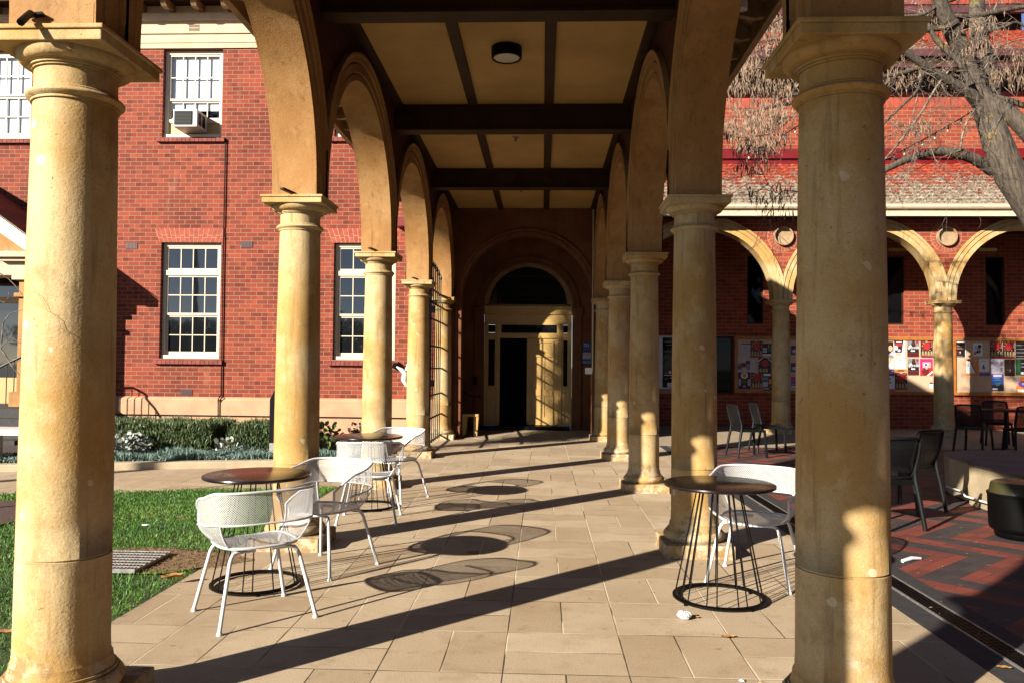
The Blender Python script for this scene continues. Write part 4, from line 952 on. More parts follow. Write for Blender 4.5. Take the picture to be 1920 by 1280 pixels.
def poster(px0, py0, px1, py1, label, shapes, texts=(), tilt=0, cat='poster'):
    """shapes: (kind, u0, v0, u1, v1, mat) in 0..1 from the bottom left"""
    a = at(px0, py0, Y=PY); b = at(px1, py1, Y=PY); w, h = b.x-a.x, a.z-b.z
    mb = MB(); first = shapes[0]; mb.box(0, w, -.001, .001, 0, h, first[-1]); d = -.0025
    for s_ in shapes[1:]:
        k = s_[0]
        if k == 'r': mb.face([(s_[1]*w, d, s_[2]*h), (s_[3]*w, d, s_[2]*h), (s_[3]*w, d, s_[4]*h), (s_[1]*w, d, s_[4]*h)], s_[5])
        elif k == 'e':
            cx, cz, rx, rz = (s_[1]+s_[3])/2*w, (s_[2]+s_[4])/2*h, (s_[3]-s_[1])/2*w, (s_[4]-s_[2])/2*h
            mb.face([(cx+rx*math.cos(q), d, cz+rz*math.sin(q)) for q in np.linspace(0, 2*math.pi, 18)[:-1]], s_[5])
        elif k == 'p': mb.face([(u*w, d, v*h) for u, v in s_[1]], s_[2])
        d -= .0006
    o = mb.build('poster'); o.location = (a.x, PY, b.z); o.rotation_euler = (0, R_(tilt), 0); tag(o, label, cat)
    for (body, sz, u, v, m, shear) in texts: text_mesh('lettering', body, sz, (u*w, d-.001, v*h), (R_(90), 0, 0), m, o, shear)
    return o
def circus(bg='p_dred'):
    L = [('bg', bg), ('r', 0, .12, 1, .95, 'p_black'), ('r', .0, .55, 1, 1, 'p_dred'), ('e', .22, .42, .78, .92, 'p_red'), ('r', .38, .93, .62, 1, 'p_bone')]
    rr = random.Random(5)
    for i in range(26):
        q = rr.uniform(0, 2*math.pi); r = rr.uniform(.36, .5); u, v = .5+r*math.cos(q), .64+r*.75*math.sin(q)
        if 0.03 < u < .93 and .38 < v < .93: L.append(('e', u, v, u+.06, v+.045, rr.choice(['p_bone', 'p_red', 'p_peach', 'paper'])))
    for i in range(4):
        x = .06+i*.235; L += [('e', x+.02, .24, x+.17, .38, 'p_bone'), ('r', x+.01, .1, x+.18, .26, 'p_bone'), ('r', x+.06, .12, x+.08, .24, 'p_dred')]
    return L+[('r', 0, 0, 1, .08, 'p_red')]
def lines(bg='paper', ink='p_grey', n=9, u0=.12, u1=.88, v0=.12, v1=.8): return [('bg', bg)]+[('r', u0, v0+(v1-v0)*i/n, u1-(.15 if i % 3 == 0 else 0), v0+(v1-v0)*i/n+.018, ink) for i in range(n)]
def concert(): return [('bg', 'p_black'), ('r', 0, .5, 1, 1, 'p_grey'), ('p', [(.3, .5), (.35, .8), (.45, .97), (.62, .97), (.7, .75), (.75, .5)], 'p_black'), ('e', .42, .72, .6, .93, 'p_dred'), ('e', .74, .8, .97, .97, 'p_red'), ('r', .3, .34, .65, .41, 'paper'), ('r', 0, .18, 1, .28, 'p_dred'), ('r', 0, .04, 1, .12, 'p_dred'), ('p', [(.08, .45), (.3, .74), (.34, .7), (.14, .45)], 'paper')]
A = poster
A(1390, 644, 1407, 667, 'white letter sheet with grey lines, top left of the left notice board', lines('p_lilac')+[('r', 0, .93, 1, 1, 'p_black')])
A(1407, 639, 1430, 670, 'dark red poster with skittle figures, top of the left notice board', circus())
A(1430, 644, 1446, 666, 'black and white sheet at top right of the left notice board', [('bg', 'p_black'), ('r', 0, .25, .5, .65, 'p_lilac'), ('r', 0, .42, .5, .46, 'p_blue'), ('r', 0, 0, 1, .12, 'paper'), ('r', .6, .3, .95, .8, 'p_green'), ('r', .65, .7, .7, .95, 'p_peach')])
A(1382, 672, 1416, 696, 'wide lilac page with a band photograph, middle left of the left notice board', [('bg', 'p_lilac'), ('r', .03, .14, .72, .62, 'p_grey'), ('e', .2, .3, .5, .7, 'p_dred'), ('r', .48, .6, .72, .86, 'p_dred'), ('e', .06, .2, .2, .45, 'p_black'), ('r', .3, .15, .5, .35, 'p_peach'), ('r', .78, .6, .95, .62, 'p_grey'), ('r', .78, .7, .95, .72, 'p_grey'), ('p', [(.1, .8), (.13, .8), (.3, .45), (.26, .45)], 'p_dred')])
A(1422, 670, 1446, 700, 'dark red poster with its top corners folded, middle right of the left notice board', [('bg', 'p_dred'), ('p', [(0, 0), (1, 0), (1, .72), (.72, 1), (.35, 1), (0, .72)], 'p_black'), ('e', .25, .42, .78, .88, 'p_red'), ('e', .05, .6, .12, .66, 'p_bone'), ('e', .85, .55, .92, .6, 'p_bone'), ('r', .08, .1, .25, .32, 'p_bone'), ('r', .32, .1, .48, .32, 'p_bone'), ('r', .55, .1, .72, .32, 'p_bone'), ('p', [(0, .74), (0, .82), (.3, 1), (.34, .98)], 'paper'), ('p', [(1, .74), (1, .8), (.75, .98), (.72, .95)], 'paper')])
A(1384, 697, 1407, 729, 'black poster with orange flower face, bottom left of the left notice board', [('bg', 'p_black'), ('e', .22, .62, .8, 1, 'paper'), ('e', .32, .68, .7, .96, 'p_orange'), ('e', .3, .35, .7, .6, 'p_green'), ('e', .02, .2, .25, .62, 'p_lilac'), ('e', .76, .2, .98, .62, 'p_lilac'), ('e', .38, .1, .62, .25, 'p_pink'), ('r', .05, .35, .25, .38, 'p_black'), ('r', .75, .35, .95, .38, 'p_black'), ('r', .05, .45, .25, .48, 'p_black'), ('r', .75, .45, .95, .48, 'p_black')])
A(1408, 698, 1430, 729, 'dark red poster with skittle figures, bottom of the left notice board', circus())
A(1431, 699, 1449, 731, 'blue and white text poster, bottom right of the left notice board', [('bg', 'p_black'), ('r', .05, .85, .8, .97, 'paper'), ('r', .0, .6, .6, .75, 'p_skyblue'), ('r', .0, .2, .5, .5, 'p_lilac'), ('r', .05, .08, .6, .12, 'paper'), ('r', .5, .3, .6, .75, 'p_blue'), ('r', .1, .78, .7, .82, 'p_red')])
A(1442, 710, 1452, 727, 'small tilted orange and white flyer at the edge of the arcade column', [('bg', 'paper'), ('r', .1, .4, .95, .95, 'p_orange'), ('r', .1, .1, .8, .2, 'p_peach')], tilt=-12)
A(1483, 646, 1494, 668, 'orange and blue poster, upper of two beside the arcade column', [('bg', 'p_dred'), ('r', 0, .2, 1, .65, 'p_blue'), ('e', .2, .3, .9, .6, 'p_lilac'), ('r', 0, 0, .9, .14, 'p_peach'), ('r', 0, .93, 1, 1, 'p_lilac')])
A(1483, 678, 1494, 700, 'orange and blue poster, lower of two beside the arcade column', [('bg', 'p_dred'), ('r', 0, .2, 1, .65, 'p_blue'), ('e', .2, .3, .9, .6, 'p_lilac'), ('r', 0, 0, .9, .14, 'p_peach'), ('r', 0, .93, 1, 1, 'p_lilac')])
A(1483, 705, 1494, 724, 'plum coloured flyer low beside the arcade column', [('bg', 'p_purple'), ('r', 0, .55, 1, 1, 'p_magenta'), ('r', .05, .0, 1, .05, 'paper'), ('r', .1, .2, .7, .24, 'p_lilac')])
A(1655, 640, 1675, 670, 'dark photographic poster half hidden by the near right column', [('bg', 'p_black'), ('e', .5, .4, .95, .75, 'p_peach'), ('r', .3, .0, 1, .2, 'p_grey'), ('p', [(.6, .2), (.95, .45), (1, .3), (1, .1)], 'p_lilac')])
A(1676, 639, 1697, 670, 'black, red and white curled poster in the top row near the right column', [('bg', 'paper'), ('p', [(.0, 1), (.85, 1), (.7, .3), (.1, .3)], 'p_black'), ('p', [(.05, .85), (.85, .85), (.75, .7), (.2, .65)], 'p_red'), ('e', .05, .45, .35, .72, 'paper'), ('e', .3, .35, .62, .52, 'p_lilac'), ('r', .1, .12, .62, .28, 'p_peach'), ('r', .2, .92, .7, .96, 'paper')], tilt=0)
A(1701, 638, 1723, 669, 'black concert poster with white script, upper of two', concert(), [('Mystic', .105, .52, .58, 'paper', .4)])
A(1702, 671, 1723, 703, 'black concert poster with white script, lower of two', concert(), [('Mystic', .105, .52, .58, 'paper', .4)])
A(1726, 639, 1749, 669, 'red circus poster in sun at the top beside the far arcade column', circus('p_dred'))
A(1661, 672, 1677, 690, 'white sheet with a curled corner left of the workshop notice', [('bg', 'cork'), ('p', [(0, 0), (.9, 0), (.95, 1)], 'paper')])
A(1678, 672, 1698, 690, 'white notice headed with two big black letters in the middle row', [('bg', 'paper'), ('r', .1, .62, .62, .67, 'p_black'), ('r', .1, .5, .4, .53, 'p_grey'), ('r', .1, .4, .36, .43, 'p_grey'), ('r', .1, .2, .28, .25, 'p_black')], [('OW', .07, .36, .83, 'p_black', 0)])
A(1725, 672, 1749, 704, 'magenta poster with a microwave and purple dot', [('bg', 'p_magenta'), ('p', [(0, 0), (1, 0), (1, .5), (0, .3)], 'p_red'), ('r', .2, .48, .85, .8, 'p_peach'), ('e', .3, .54, .66, .74, 'paper'), ('e', .35, .56, .6, .72, 'p_purple'), ('e', .15, .05, .7, .45, 'p_dred'), ('e', .42, .38, .58, .5, 'p_peach'), ('p', [(.5, .0), (.95, .3), (1, .2), (.65, 0)], 'paper'), ('r', .66, .54, .8, .74, 'p_bone')])
A(1661, 692, 1677, 703, 'purple banner flyer with white text above a white and magenta flyer', [('bg', 'p_purple'), ('r', .1, .6, .9, .75, 'p_lilac'), ('r', .1, .3, .8, .45, 'paper'), ('r', 0, 0, 1, .12, 'p_blue')])
A(1661, 704, 1678, 738, 'white and magenta flyer at the bottom beside the near right column', [('bg', 'paper'), ('r', 0, 0, 1, .18, 'p_magenta'), ('r', 0, .18, 1, .30, 'p_pink'), ('e', .25, .75, .5, .9, 'p_red'), ('r', .1, .6, .6, .68, 'p_grey'), ('r', .1, .1, .8, .12, 'paper')])
A(1678, 692, 1701, 697, 'orange strip poster above the sunlit circus poster', [('bg', 'p_orange'), ('r', .2, .3, .75, .8, 'p_black')])
A(1678, 698, 1701, 730, 'red circus poster in the bottom row of the middle board', circus('p_dred'))
A(1743, 716, 1749, 727, 'small white card with black top at the foot of the middle board', [('bg', 'paper'), ('r', 0, .75, 1, 1, 'p_black')])
A(1788, 640, 1811, 670, 'black poster with welcome lettering, upper left of the right board', [('bg', 'paper'), ('r', .04, .02, .93, .95, 'p_black'), ('e', .38, .82, .55, .92, 'p_red'), ('r', .2, .34, .4, .38, 'p_red'), ('r', .48, .28, .56, .38, 'paper'), ('r', .3, .2, .65, .23, 'p_red'), ('r', .2, .08, .75, .1, 'p_bone')], [('Welcome', .066, .49, .72, 'p_peach', .1), ('Sunday', .066, .49, .58, 'p_peach', .1)])
A(1824, 643, 1842, 667, 'small white card with colourful collage near the top of the right board', [('bg', 'paper'), ('e', .1, .1, .4, .4, 'p_orange'), ('e', .5, .6, .9, .9, 'p_black'), ('e', .55, .2, .85, .5, 'p_teal'), ('e', .15, .5, .45, .8, 'p_lilac'), ('e', .35, .2, .6, .45, 'p_black'), ('e', .35, .45, .6, .65, 'p_peach'), ('r', .1, .12, .3, .2, 'p_black'), ('r', .6, .5, .8, .6, 'p_skyblue')])
A(1811, 672, 1834, 704, 'orange flyer with a white torn triangle folded across it', [('bg', 'p_orange'), ('p', [(.0, .15), (0, .85), (.3, .95), (.85, .15)], 'paper'), ('e', .6, .5, .75, .7, 'p_bone'), ('p', [(.85, .08), (.25, .95), (.32, .97), (.9, .1)], 'p_black'), ('e', .1, .85, .35, 1, 'p_black'), ('r', .62, .85, .9, .95, 'p_peach')])
A(1836, 672, 1854, 696, 'white notice with a small chess pawn shape, beside the orange flyer', [('bg', 'paper'), ('r', .15, .84, .8, .86, 'p_grey'), ('r', .15, .78, .8, .8, 'p_grey'), ('e', .38, .42, .52, .56, 'p_black'), ('p', [(.3, .3), (.6, .3), (.5, .46), (.4, .46)], 'p_black'), ('r', .28, .18, .62, .3, 'p_grey'), ('r', .1, .08, .85, .09, 'p_lilac')])
A(1836, 698, 1857, 704, 'thin purple strip flyer under the pawn notice', [('bg', 'p_purple'), ('r', .1, .4, .7, .6, 'p_magenta')])
A(1856, 639, 1879, 671, 'shaded red circus poster, left of a pair on the right board', circus('p_dred'))
A(1880, 639, 1902, 671, 'shaded red circus poster, right of a pair on the right board', circus('p_dred'))
A(1904, 639, 1930, 671, 'black poster with white text lines at the top right edge of the picture', lines('p_black', 'p_lilac', 4, .05, .95, .1, .95))
A(1858, 672, 1882, 699, 'grey text sheet with side boxes in shade on the right board', lines('p_lilac', 'p_grey', 9, .08, .62)+[('r', .7, .55, .92, .8, 'p_grey'), ('r', .7, .1, .92, .4, 'p_grey')])
A(1883, 673, 1903, 704, 'shaded black welcome poster in the middle of the right board', [('bg', 'p_black'), ('e', .42, .82, .56, .9, 'p_red'), ('r', .2, .34, .4, .38, 'p_red'), ('r', .5, .28, .58, .38, 'p_lilac'), ('r', .3, .2, .6, .23, 'p_red')], [('Welcome', .058, .49, .72, 'p_dred', .1), ('Sunday', .058, .49, .58, 'p_dred', .1)])
A(1904, 672, 1930, 703, 'green and black flyer at the right edge of the right board', [('bg', 'p_green'), ('r', .35, 0, 1, 1, 'p_black'), ('r', .38, .05, .9, .2, 'paper'), ('r', .4, .5, .95, .53, 'p_lilac'), ('r', .4, .7, .95, .73, 'p_lilac')])
A(1859, 700, 1882, 732, 'dark blue festival poster in the bottom row of the right board', [('bg', 'p_blue'), ('r', .15, .82, .85, .96, 'p_lilac'), ('r', .25, .7, .7, .74, 'p_skyblue'), ('r', .2, .6, .8, .63, 'p_skyblue'), ('r', 0, 0, 1, .35, 'p_black'), ('r', .05, .05, .5, .15, 'p_lilac'), ('p', [(.4, .3), (.6, .3), (.8, .5), (.2, .5)], 'p_teal')])
A(1905, 706, 1932, 736, 'orange sports poster with sunlit bottom at the right edge', [('bg', 'p_orange'), ('p', [(0, .4), (.3, .95), (0, 1)], 'p_lilac'), ('e', .15, .35, .9, .75, 'p_purple'), ('e', .4, .5, .6, .65, 'p_lilac'), ('r', .1, .05, .9, .22, 'paper'), ('e', .55, .4, .8, .6, 'p_black')])

# ================================================================== podium and bins
pod = thing('concrete_podium', 'low curved concrete podium seat on the zigzag brick paving', 'podium', (6, 8, 0)); PO = tuple(pod.location)
edge = [(4.66, 5.0), (4.655, 7.2), (4.66, 8.2), (4.68, 8.88), (4.80, 8.93), (4.80, 9.25), (4.84, 9.6), (4.98, 10.0), (5.3, 10.25), (6.0, 10.35), (10.5, 10.4), (10.5, 5.0)]
fo = lambda s_, d, z: (s_, z, d)
mb = MB(); mb.prism(edge, fo, .0, .435, 'concrete'); mb.build('body', pod, PO, bevel=.02)
mb = MB(); mb.prism([(x-.012 if x < 5.2 else x, y) for x, y in edge], fo, .4352, .462, 'podtop'); mb.build('top', pod, PO, bevel=.008)
mb = MB(); mb.tube([(4.63, 5.2, .10), (4.63, 8.85, .10), (4.77, 9.2, .1), (4.80, 9.6, .1)], .012, 'white', 6); mb.build('light_strip', pod, PO)
def bin_(loc, lab):
    t = thing('round_bin', lab, 'bin', loc, 0, 'round bins by the podium')
    mb = MB(); mb.lathe((0, 0, 0), [(0, .0), (.205, .0), (.215, .01), (.222, .05), (.255, .075), (.262, .10), (.27, .37), (.276, .375), (.276, .392), (.24, .392)], 'black', 40); mb.build('body', t)
    mb = MB(); mb.lathe((0, 0, 0), [(.262, .388), (.258, .40), (.245, .468), (.235, .482), (.215, .49), (.1, .494), (0, .495)], 'olive', 40); mb.build('lid', t)
    return t
b1 = bin_((4.27, 7.22, 0), 'black round bin with glossy olive lid, left one of the pair'); dup(b1, (4.36, 6.66, 0), .4, 'black round bin with olive lid, nearer one cut off by the right edge')

# ================================================================== white tub chairs, tables
def super_(a, e=3.0):
    c, s_ = math.cos(a), math.sin(a); return (abs(c)**(2/e))*(1 if c > 0 else -1), (abs(s_)**(2/e))*(1 if s_ > 0 else -1)
def white_chair():
    """faces -Y (front); back at +Y"""
    t = thing('mesh_chair', 'x', 'chair')
    TM = R_(128); NT, NS = 72, 14
    def rim(a):           # a=0 at back
        f = abs(a)/TM; return .760-.03*f**2-.135*max(0, (f-.45)/.55)**1.6
    def P(a, s_):
        sx, syy = super_(a+math.pi/2)
        sx, syy = -math.sin(a), math.cos(a)
        cxx, cyy = super_(math.pi/2+a)
        q = 1-(1-s_)**1.0; flare = math.sin(min(1, s_*1.6)*math.pi/2)
        rx = .225+.085*flare; ry = .215+.075*flare
        z0 = .435+.012*0; z = z0+(rim(a)-z0)*(s_**1.15)
        return Vector((cxx*rx, cyy*ry, z))
    A_ = [-TM+2*TM*i/NT for i in range(NT+1)]
    G = [[P(a, j/NS) for j in range(NS+1)] for a in A_]
    UVs = []; ua = 0
    for i in range(NT+1):
        if i: ua += (G[i][NS]-G[i-1][NS]).length*.95
        va = 0; row = []
        for j in range(NS+1):
            if j: va += (G[i][j]-G[i][j-1]).length
            row.append((ua, va))
        UVs.append(row)
    cut = lambda a, s0: abs(a) < R_(53) and s0 < .50
    mb = MB(); mb.grid(G, 'mesh', True, skip=lambda i, j: cut((A_[i]+A_[i+1])/2, (j+.5)/NS), UV=UVs); mb.build('back_shell', t)
    # seat pan
    mb = MB(); ns = 14; rings = []; uvr = []
    for k in range(ns+1):
        r = k/ns; row = []; ur = []
        for i in range(48):
            a = 2*math.pi*i/48; cxx, cyy = super_(a); x, y = cxx*.225*r, cyy*.215*r
            if y < 0: y *= 1.06
            z = .418+.017*r**3
            if y < -.15: z -= .02*((-y-.15)/.08)**2
            row.append((x, y, z)); ur.append((x, y))
        rings.append(row); uvr.append(ur)
    mb.grid(rings, 'meshseat', True, closed=True, UV=uvr); mb.build('seat', t)
    fr = MB(); top = [G[i][NS] for i in range(NT+1)]; left = [G[0][j] for j in range(NS+1)]; rgt = [G[NT][j] for j in range(NS, -1, -1)]
    fr.tube(left+top[1:]+rgt[1:], .0085, 'whitemetal', 7)
    fr.tube([rings[-1][i] for i in range(48)], .009, 'whitemetal', 7, closed=True)
    jb = round(.50*NS); band = [G[i][jb]+(G[i][jb]-Vector((0, 0, G[i][jb].z))).normalized()*.003 for i in range(NT+1) if abs(A_[i]) <= R_(100)]
    fr.tube(band, .0065, 'whitemetal', 6)
    for sg in (-1, 1):
        i = min(range(NT+1), key=lambda q: abs(A_[q]-sg*R_(53))); fr.tube([G[i][j] for j in range(0, jb+1)], .006, 'whitemetal', 6)
    fr.build('frame_rim', t)
    for sx in (-1, 1):
        for sy_ in (-1, 1):
            mb = MB(); fx, fy = .275*sx, (.27 if sy_ > 0 else .25)*sy_
            pts = [(.05*sx, .16*sy_, .412), (.15*sx, .165*sy_, .412), (.178*sx, .17*sy_, .405), (.192*sx, .18*sy_, .385), (.202*sx, .19*sy_, .36), (fx, fy, .012)]
            mb.tube(pts, .0115, 'whitemetal', 8); mb.lathe((fx, fy, 0), [(0, 0), (.017, 0), (.017, .01), (.012, .018)], 'whitemetal', 10); mb.build('leg', t)
    return t
GC = 'white mesh tub chairs around the cafe tables'
wc = white_chair(); wc['group'] = GC
def face_rz(dx, dy): return math.atan2(dy, dx)+math.pi/2     # chair front (-Y) towards (dx,dy)
wc.location = (-1.70, 4.66, 0); wc.rotation_euler = (0, 0, face_rz(-.62, .78)); wc['label'] = 'white mesh tub chair nearest the camera, its open back towards us beside the lawn'
dup(wc, (-1.58, 5.74, 0), face_rz(-.44, -.90), 'white mesh tub chair between the near left table and the second left column')
dup(wc, (-1.64, 7.53, 0), face_rz(-.10, .99), 'white mesh tub chair in front of the middle left table, back towards us')
dup(wc, (-1.64, 8.75, 0), face_rz(-.42, -.9), 'white mesh tub chair on the far side of the middle left table')
dup(wc, (1.50, 5.64, 0), face_rz(-.45, -.89), 'white mesh tub chair on the right, behind the right-hand black table')
def cafe_table():
    t = thing('cafe_table', 'x', 'table')
    mb = MB(); mb.lathe((0, 0, 0), [(0, .742), (.342, .742), (.350, .739), (.353, .731), (.350, .722), (.338, .718), (0, .718)], 'tabletop', 64, 30); mb.build('tabletop', t)
    mb = MB(); n = 18
    for i in range(n):
        a = 2*math.pi*(i//2)/(n/2)+(.11 if i % 2 else -.11); b = a
        mb.tube([(.135*math.cos(a), .135*math.sin(a), .716), (.278*math.cos(b), .278*math.sin(b), .018)], .0042, 'black', 6)
    mb.build('wire_base', t)
    mb = MB(); mb.lathe((0, 0, 0), [(.262, .014), (.262, .024), (.270, .030), (.285, .030), (.293, .024), (.293, .014), (.285, .009), (.270, .009), (.262, .014)], 'black', 56); mb.build('base_ring', t); mb = MB(); mb.lathe((0, 0, 0), [(.12, .708), (.12, .717), (.15, .717), (.15, .708), (.12, .708)], 'black', 40)
    mb.build('top_ring', t)
    for i in range(4): a = i*math.pi/2+.4; mb = MB(); mb.lathe((.278*math.cos(a), .278*math.sin(a), 0), [(0, 0), (.014, 0), (.014, .012)], 'black', 8); mb.build('foot', t)
    return t
GT = 'round cafe tables with wire pedestals'
ct = cafe_table(); ct['group'] = GT; ct.location = (-1.91, 5.26, 0); ct['label'] = 'round dark cafe table with wire base, nearest on the left beside the grass'
dup(ct, (-1.80, 8.17, 0), .3, 'round dark cafe table behind the second left column, farthest on the left'); dup(ct, (1.14, 5.14, 0), .15, 'round black cafe table on the right in front of the right column', GT)

# ================================================================== charcoal plastic chairs, tables
def dark_chair():
    t = thing('plastic_chair', 'x', 'chair'); T = 'blackplastic'
    mb = MB(); NX, NZ = 14, 12; G = []; UVs = []
    for i in range(NX+1):
        u = -1+2*i/NX; row = []; ur = []
        for j in range(NZ+1):
            v = j/NZ; w = .20+.018*math.sin(v*math.pi)
            z = .475+v*.375-.014*(abs(u)**4)*(v > .9); y = .20+.10*v-.035*(u*u)+.02*math.sin(v*3); row.append((u*w, y, z)); ur.append((u*w, z))
        G.append(row); UVs.append(ur)
    mb.grid(G, 'perfplastic', True, UV=UVs); edge = [G[i][NZ] for i in range(NX+1)]; path = [G[0][j] for j in range(NZ+1)]+edge[1:]+[G[NX][j] for j in range(NZ, -1, -1)][1:]+[G[i][0] for i in range(NX, -1, -1)][1:-1]
    mb.tube(path, .017, T, 8, closed=True)
    mb.build('backrest', t)
    mb = MB(); G = []
    for i in range(11):
        u = -1+.2*i; G.append([(u*(.215), y, .452-.012*(1-u*u)*math.cos((y)*3)-(.012 if y < -.19 else 0)) for y in (-.21, -.19, -.1, 0, .1, .19)])
    mb.grid(G, T, True); mb.grid([[(p[0], p[1], p[2]-.025) for p in r] for r in G], T, True)
    for sx in (-1, 1): mb.bar((sx*.215, -.21, .435), (sx*.215, .2, .44), .03, .04, T)
    mb.bar((-.21, -.205, .43), (.21, -.205, .43), .03, .045, T); mb.bar((-.21, .19, .435), (.21, .19, .435), .03, .04, T); mb.build('seat', t)
    for sx in (-1, 1):
        mb = MB(); mb.bar((sx*.205, -.20, .44), (sx*.235, -.225, 0), .036, .036, T); mb.build('leg', t, bevel=.006)
        mb = MB(); mb.tube([(sx*.245, .285, 0), (sx*.225, .235, .30), (sx*.214, .205, .45), (sx*.212, .20, .54), (sx*.214, .235, .66), (sx*.21, .28, .84)], [.02, .023, .025, .022, .019, .013], T, 8); mb.build('leg', t)
    return t
GD = 'charcoal plastic chairs in the courtyard'
dc_ = dark_chair(); dc_['group'] = GD
dc_.location = (3.20, 7.62, 0); dc_.rotation_euler = (0, 0, face_rz(-.35, .94)); dc_['label'] = 'charcoal plastic chair right behind the near right column, perforated back towards us'
dup(dc_, (3.86, 8.55, 0), face_rz(-.55, .83), 'charcoal plastic chair next to the podium, half behind another chair')
dup(dc_, (3.46, 13.45, 0), face_rz(1, .18), 'charcoal chair seen from the side, left of the courtyard group')
dup(dc_, (4.02, 14.2, 0), face_rz(.95, .05), 'charcoal chair with rounded back behind the leftmost courtyard chair')
dup(dc_, (4.62, 12.5, 0), face_rz(-1, .5), 'charcoal chair partly hidden at the left edge of the near right column')
dup(dc_, (7.80, 14.6, 0), face_rz(.75, .65), 'charcoal chair left of the far right dark table')
dup(dc_, (8.42, 14.2, 0), face_rz(.1, 1), 'charcoal chair with back to us in front of the far right dark table')
dup(dc_, (9.00, 16.0, 0), face_rz(-.35, -.95), 'charcoal chair on the far side of the far right dark table')
dup(dc_, (9.45, 15.1, 0), face_rz(-1, .1), 'charcoal chair cut by the right edge at the far dark table')
def dark_table(loc, lab, r):
    t = thing('courtyard_table', lab, 'table', loc, .2, 'dark courtyard tables')
    mb = MB(); mb.lathe((0, 0, 0), [(0, .74), (r-.01, .74), (r, .735), (r, .722), (r-.01, .716), (0, .716)], 'blackplastic', 40, 30); mb.build('tabletop', t)
    mb = MB(); mb.lathe((0, 0, 0), [(.03, .0), (.03, .716)], 'blackplastic', 16); mb.lathe((0, 0, 0), [(0, .03), (.04, .03), (.23, .012), (.24, 0), (0, 0)], 'blackplastic', 30); mb.build('pedestal', t)
dark_table((4.70, 13.9, 0), 'small round dark table behind the courtyard chairs, left of the near right column', .32)
dark_table((8.65, 15.1, 0), 'wide round dark table among chairs at the far right', .48)

# ================================================================== litter
rr = random.Random(11)
def crumple(name, loc, s_, m, lab, cat, flat=.6, n=3):
    mb = MB(); x0, y0 = loc
    for k in range(n):
        cx, cyy = rr.uniform(-s_, s_)*.7, rr.uniform(-s_, s_)*.4; R0 = s_*rr.uniform(.45, .8)
        rows = [[((cx+R0*math.sin(th)*math.cos(ph)*rr.uniform(.7, 1.2)), (cyy+R0*.8*math.sin(th)*math.sin(ph)*rr.uniform(.7, 1.2)), max(.0, R0*flat*(1-math.cos(th))*.5*rr.uniform(.85, 1.15))) for ph in np.linspace(0, 2*math.pi, 9)[:-1]] for th in np.linspace(math.pi*.95, .1, 6)]
        mb.grid(rows, m, False, closed=True)
    o = mb.build(name); o.location = (x0, y0, .002); tag(o, lab, cat)
crumple('crumpled_tissue', (.84, 4.72), .045, 'paper', 'crumpled white tissue on the paving below the right black table', 'tissue', 1.3)
def leaf(px, py, size, lab, m='leafdry', z=0.004, ang=0, curl=.35):
    p = at(px, py, z=z); mb = MB(); rows = []
    for i in range(7):
        u = -1+i/3; w = (1-u*u)**.6*.45+.02; rows.append([(u*size*math.cos(ang)-v*w*size*math.sin(ang), u*size*math.sin(ang)+v*w*size*math.cos(ang), (abs(v)*curl+.12*math.sin(i*2.2)+.15)*size*.5) for v in (-1, -.5, 0, .5, 1)])
    mb.grid(rows, m, True); o = mb.build('fallen_leaf'); o.location = (p.x, p.y, z); tag(o, lab, 'leaf', 'fallen leaves')
leaf(1365, 1194, .04, 'small brown leaf on the paving to the right of the white tissue', ang=.2)
leaf(1300, 1157, .035, 'thin brown leaf touching the white tissue', ang=-.1)
leaf(323, 1084, .07, 'large curled orange leaf on the grass below the steel grate', z=.04, ang=.5, curl=.7)
leaf(338, 971, .04, 'small brown leaf high on the lawn', z=.04, ang=1); leaf(280, 968, .03, 'tiny tan leaf on the lawn next to white litter', z=.04, ang=.3)
leaf(886, 1036, .05, 'dark brown leaf inside the round table shadow on the paving', ang=.3)
leaf(1883, 1252, .035, 'pale leaf on the black drain border at the bottom right corner', ang=-.2, m='leafdry')
leaf(20, 1187, .07, 'pale curled leaf on the grass left of the nearest left column', z=.04, ang=.2)
p = at(272, 983, z=.04); crumple('paper_scrap', (p.x, p.y), .055, 'paper', 'flat white paper scrap lying on the lawn', 'litter', .3, 2); bpy.data.objects['paper_scrap'].location.z = .035
p0, p1 = at(1692, 1051, z=.006), at(1726, 1046, z=.006); mb = MB(); mb.tube([p0, (p0*.5+p1*.5)+Vector((0, 0, .012)), p1], [.014, .016, .012], 'paper', 6); o = tag(mb.build('rolled_paper', off=tuple(p0)), 'white rolled paper scrap on the zigzag bricks by the near right column', 'litter')
p = at(1388, 1278, z=.0); crumple('paper_crumb', (p.x, p.y), .02, 'paper', 'tiny white paper crumb at the bottom edge of the paving', 'litter', .6, 1)
# leaf litter, twigs scattered on the courtyard bricks and the lawn edge
mb = MB()
for i in range(520):
    if i < 330: x, y = rr.uniform(2.3, 5.2), rr.uniform(3.8, 12)
    else: x, y = rr.choice([rr.gauss(-2.46, .05), rr.uniform(-2.4, 2.1)]), rr.uniform(3.5, 14)
    l = rr.uniform(.006, .022)*(1 if x > 2.2 else .6); a = rr.uniform(0, 3.14); w = rr.uniform(.002, .005)
    dx, dy = math.cos(a)*l, math.sin(a)*l; nx, ny = -math.sin(a)*w, math.cos(a)*w; z = .006
    mb.face([(x-dx, y-dy, z), (x+nx, y+ny, z+.004), (x+dx, y+dy, z+.001), (x-nx, y-ny, z+.002)], 'strand' if i % 3 else 'leafdry')
tag(mb.build('leaf_litter'), 'small dry leaf and twig crumbs scattered over the paving', 'leaf litter', kind='stuff')

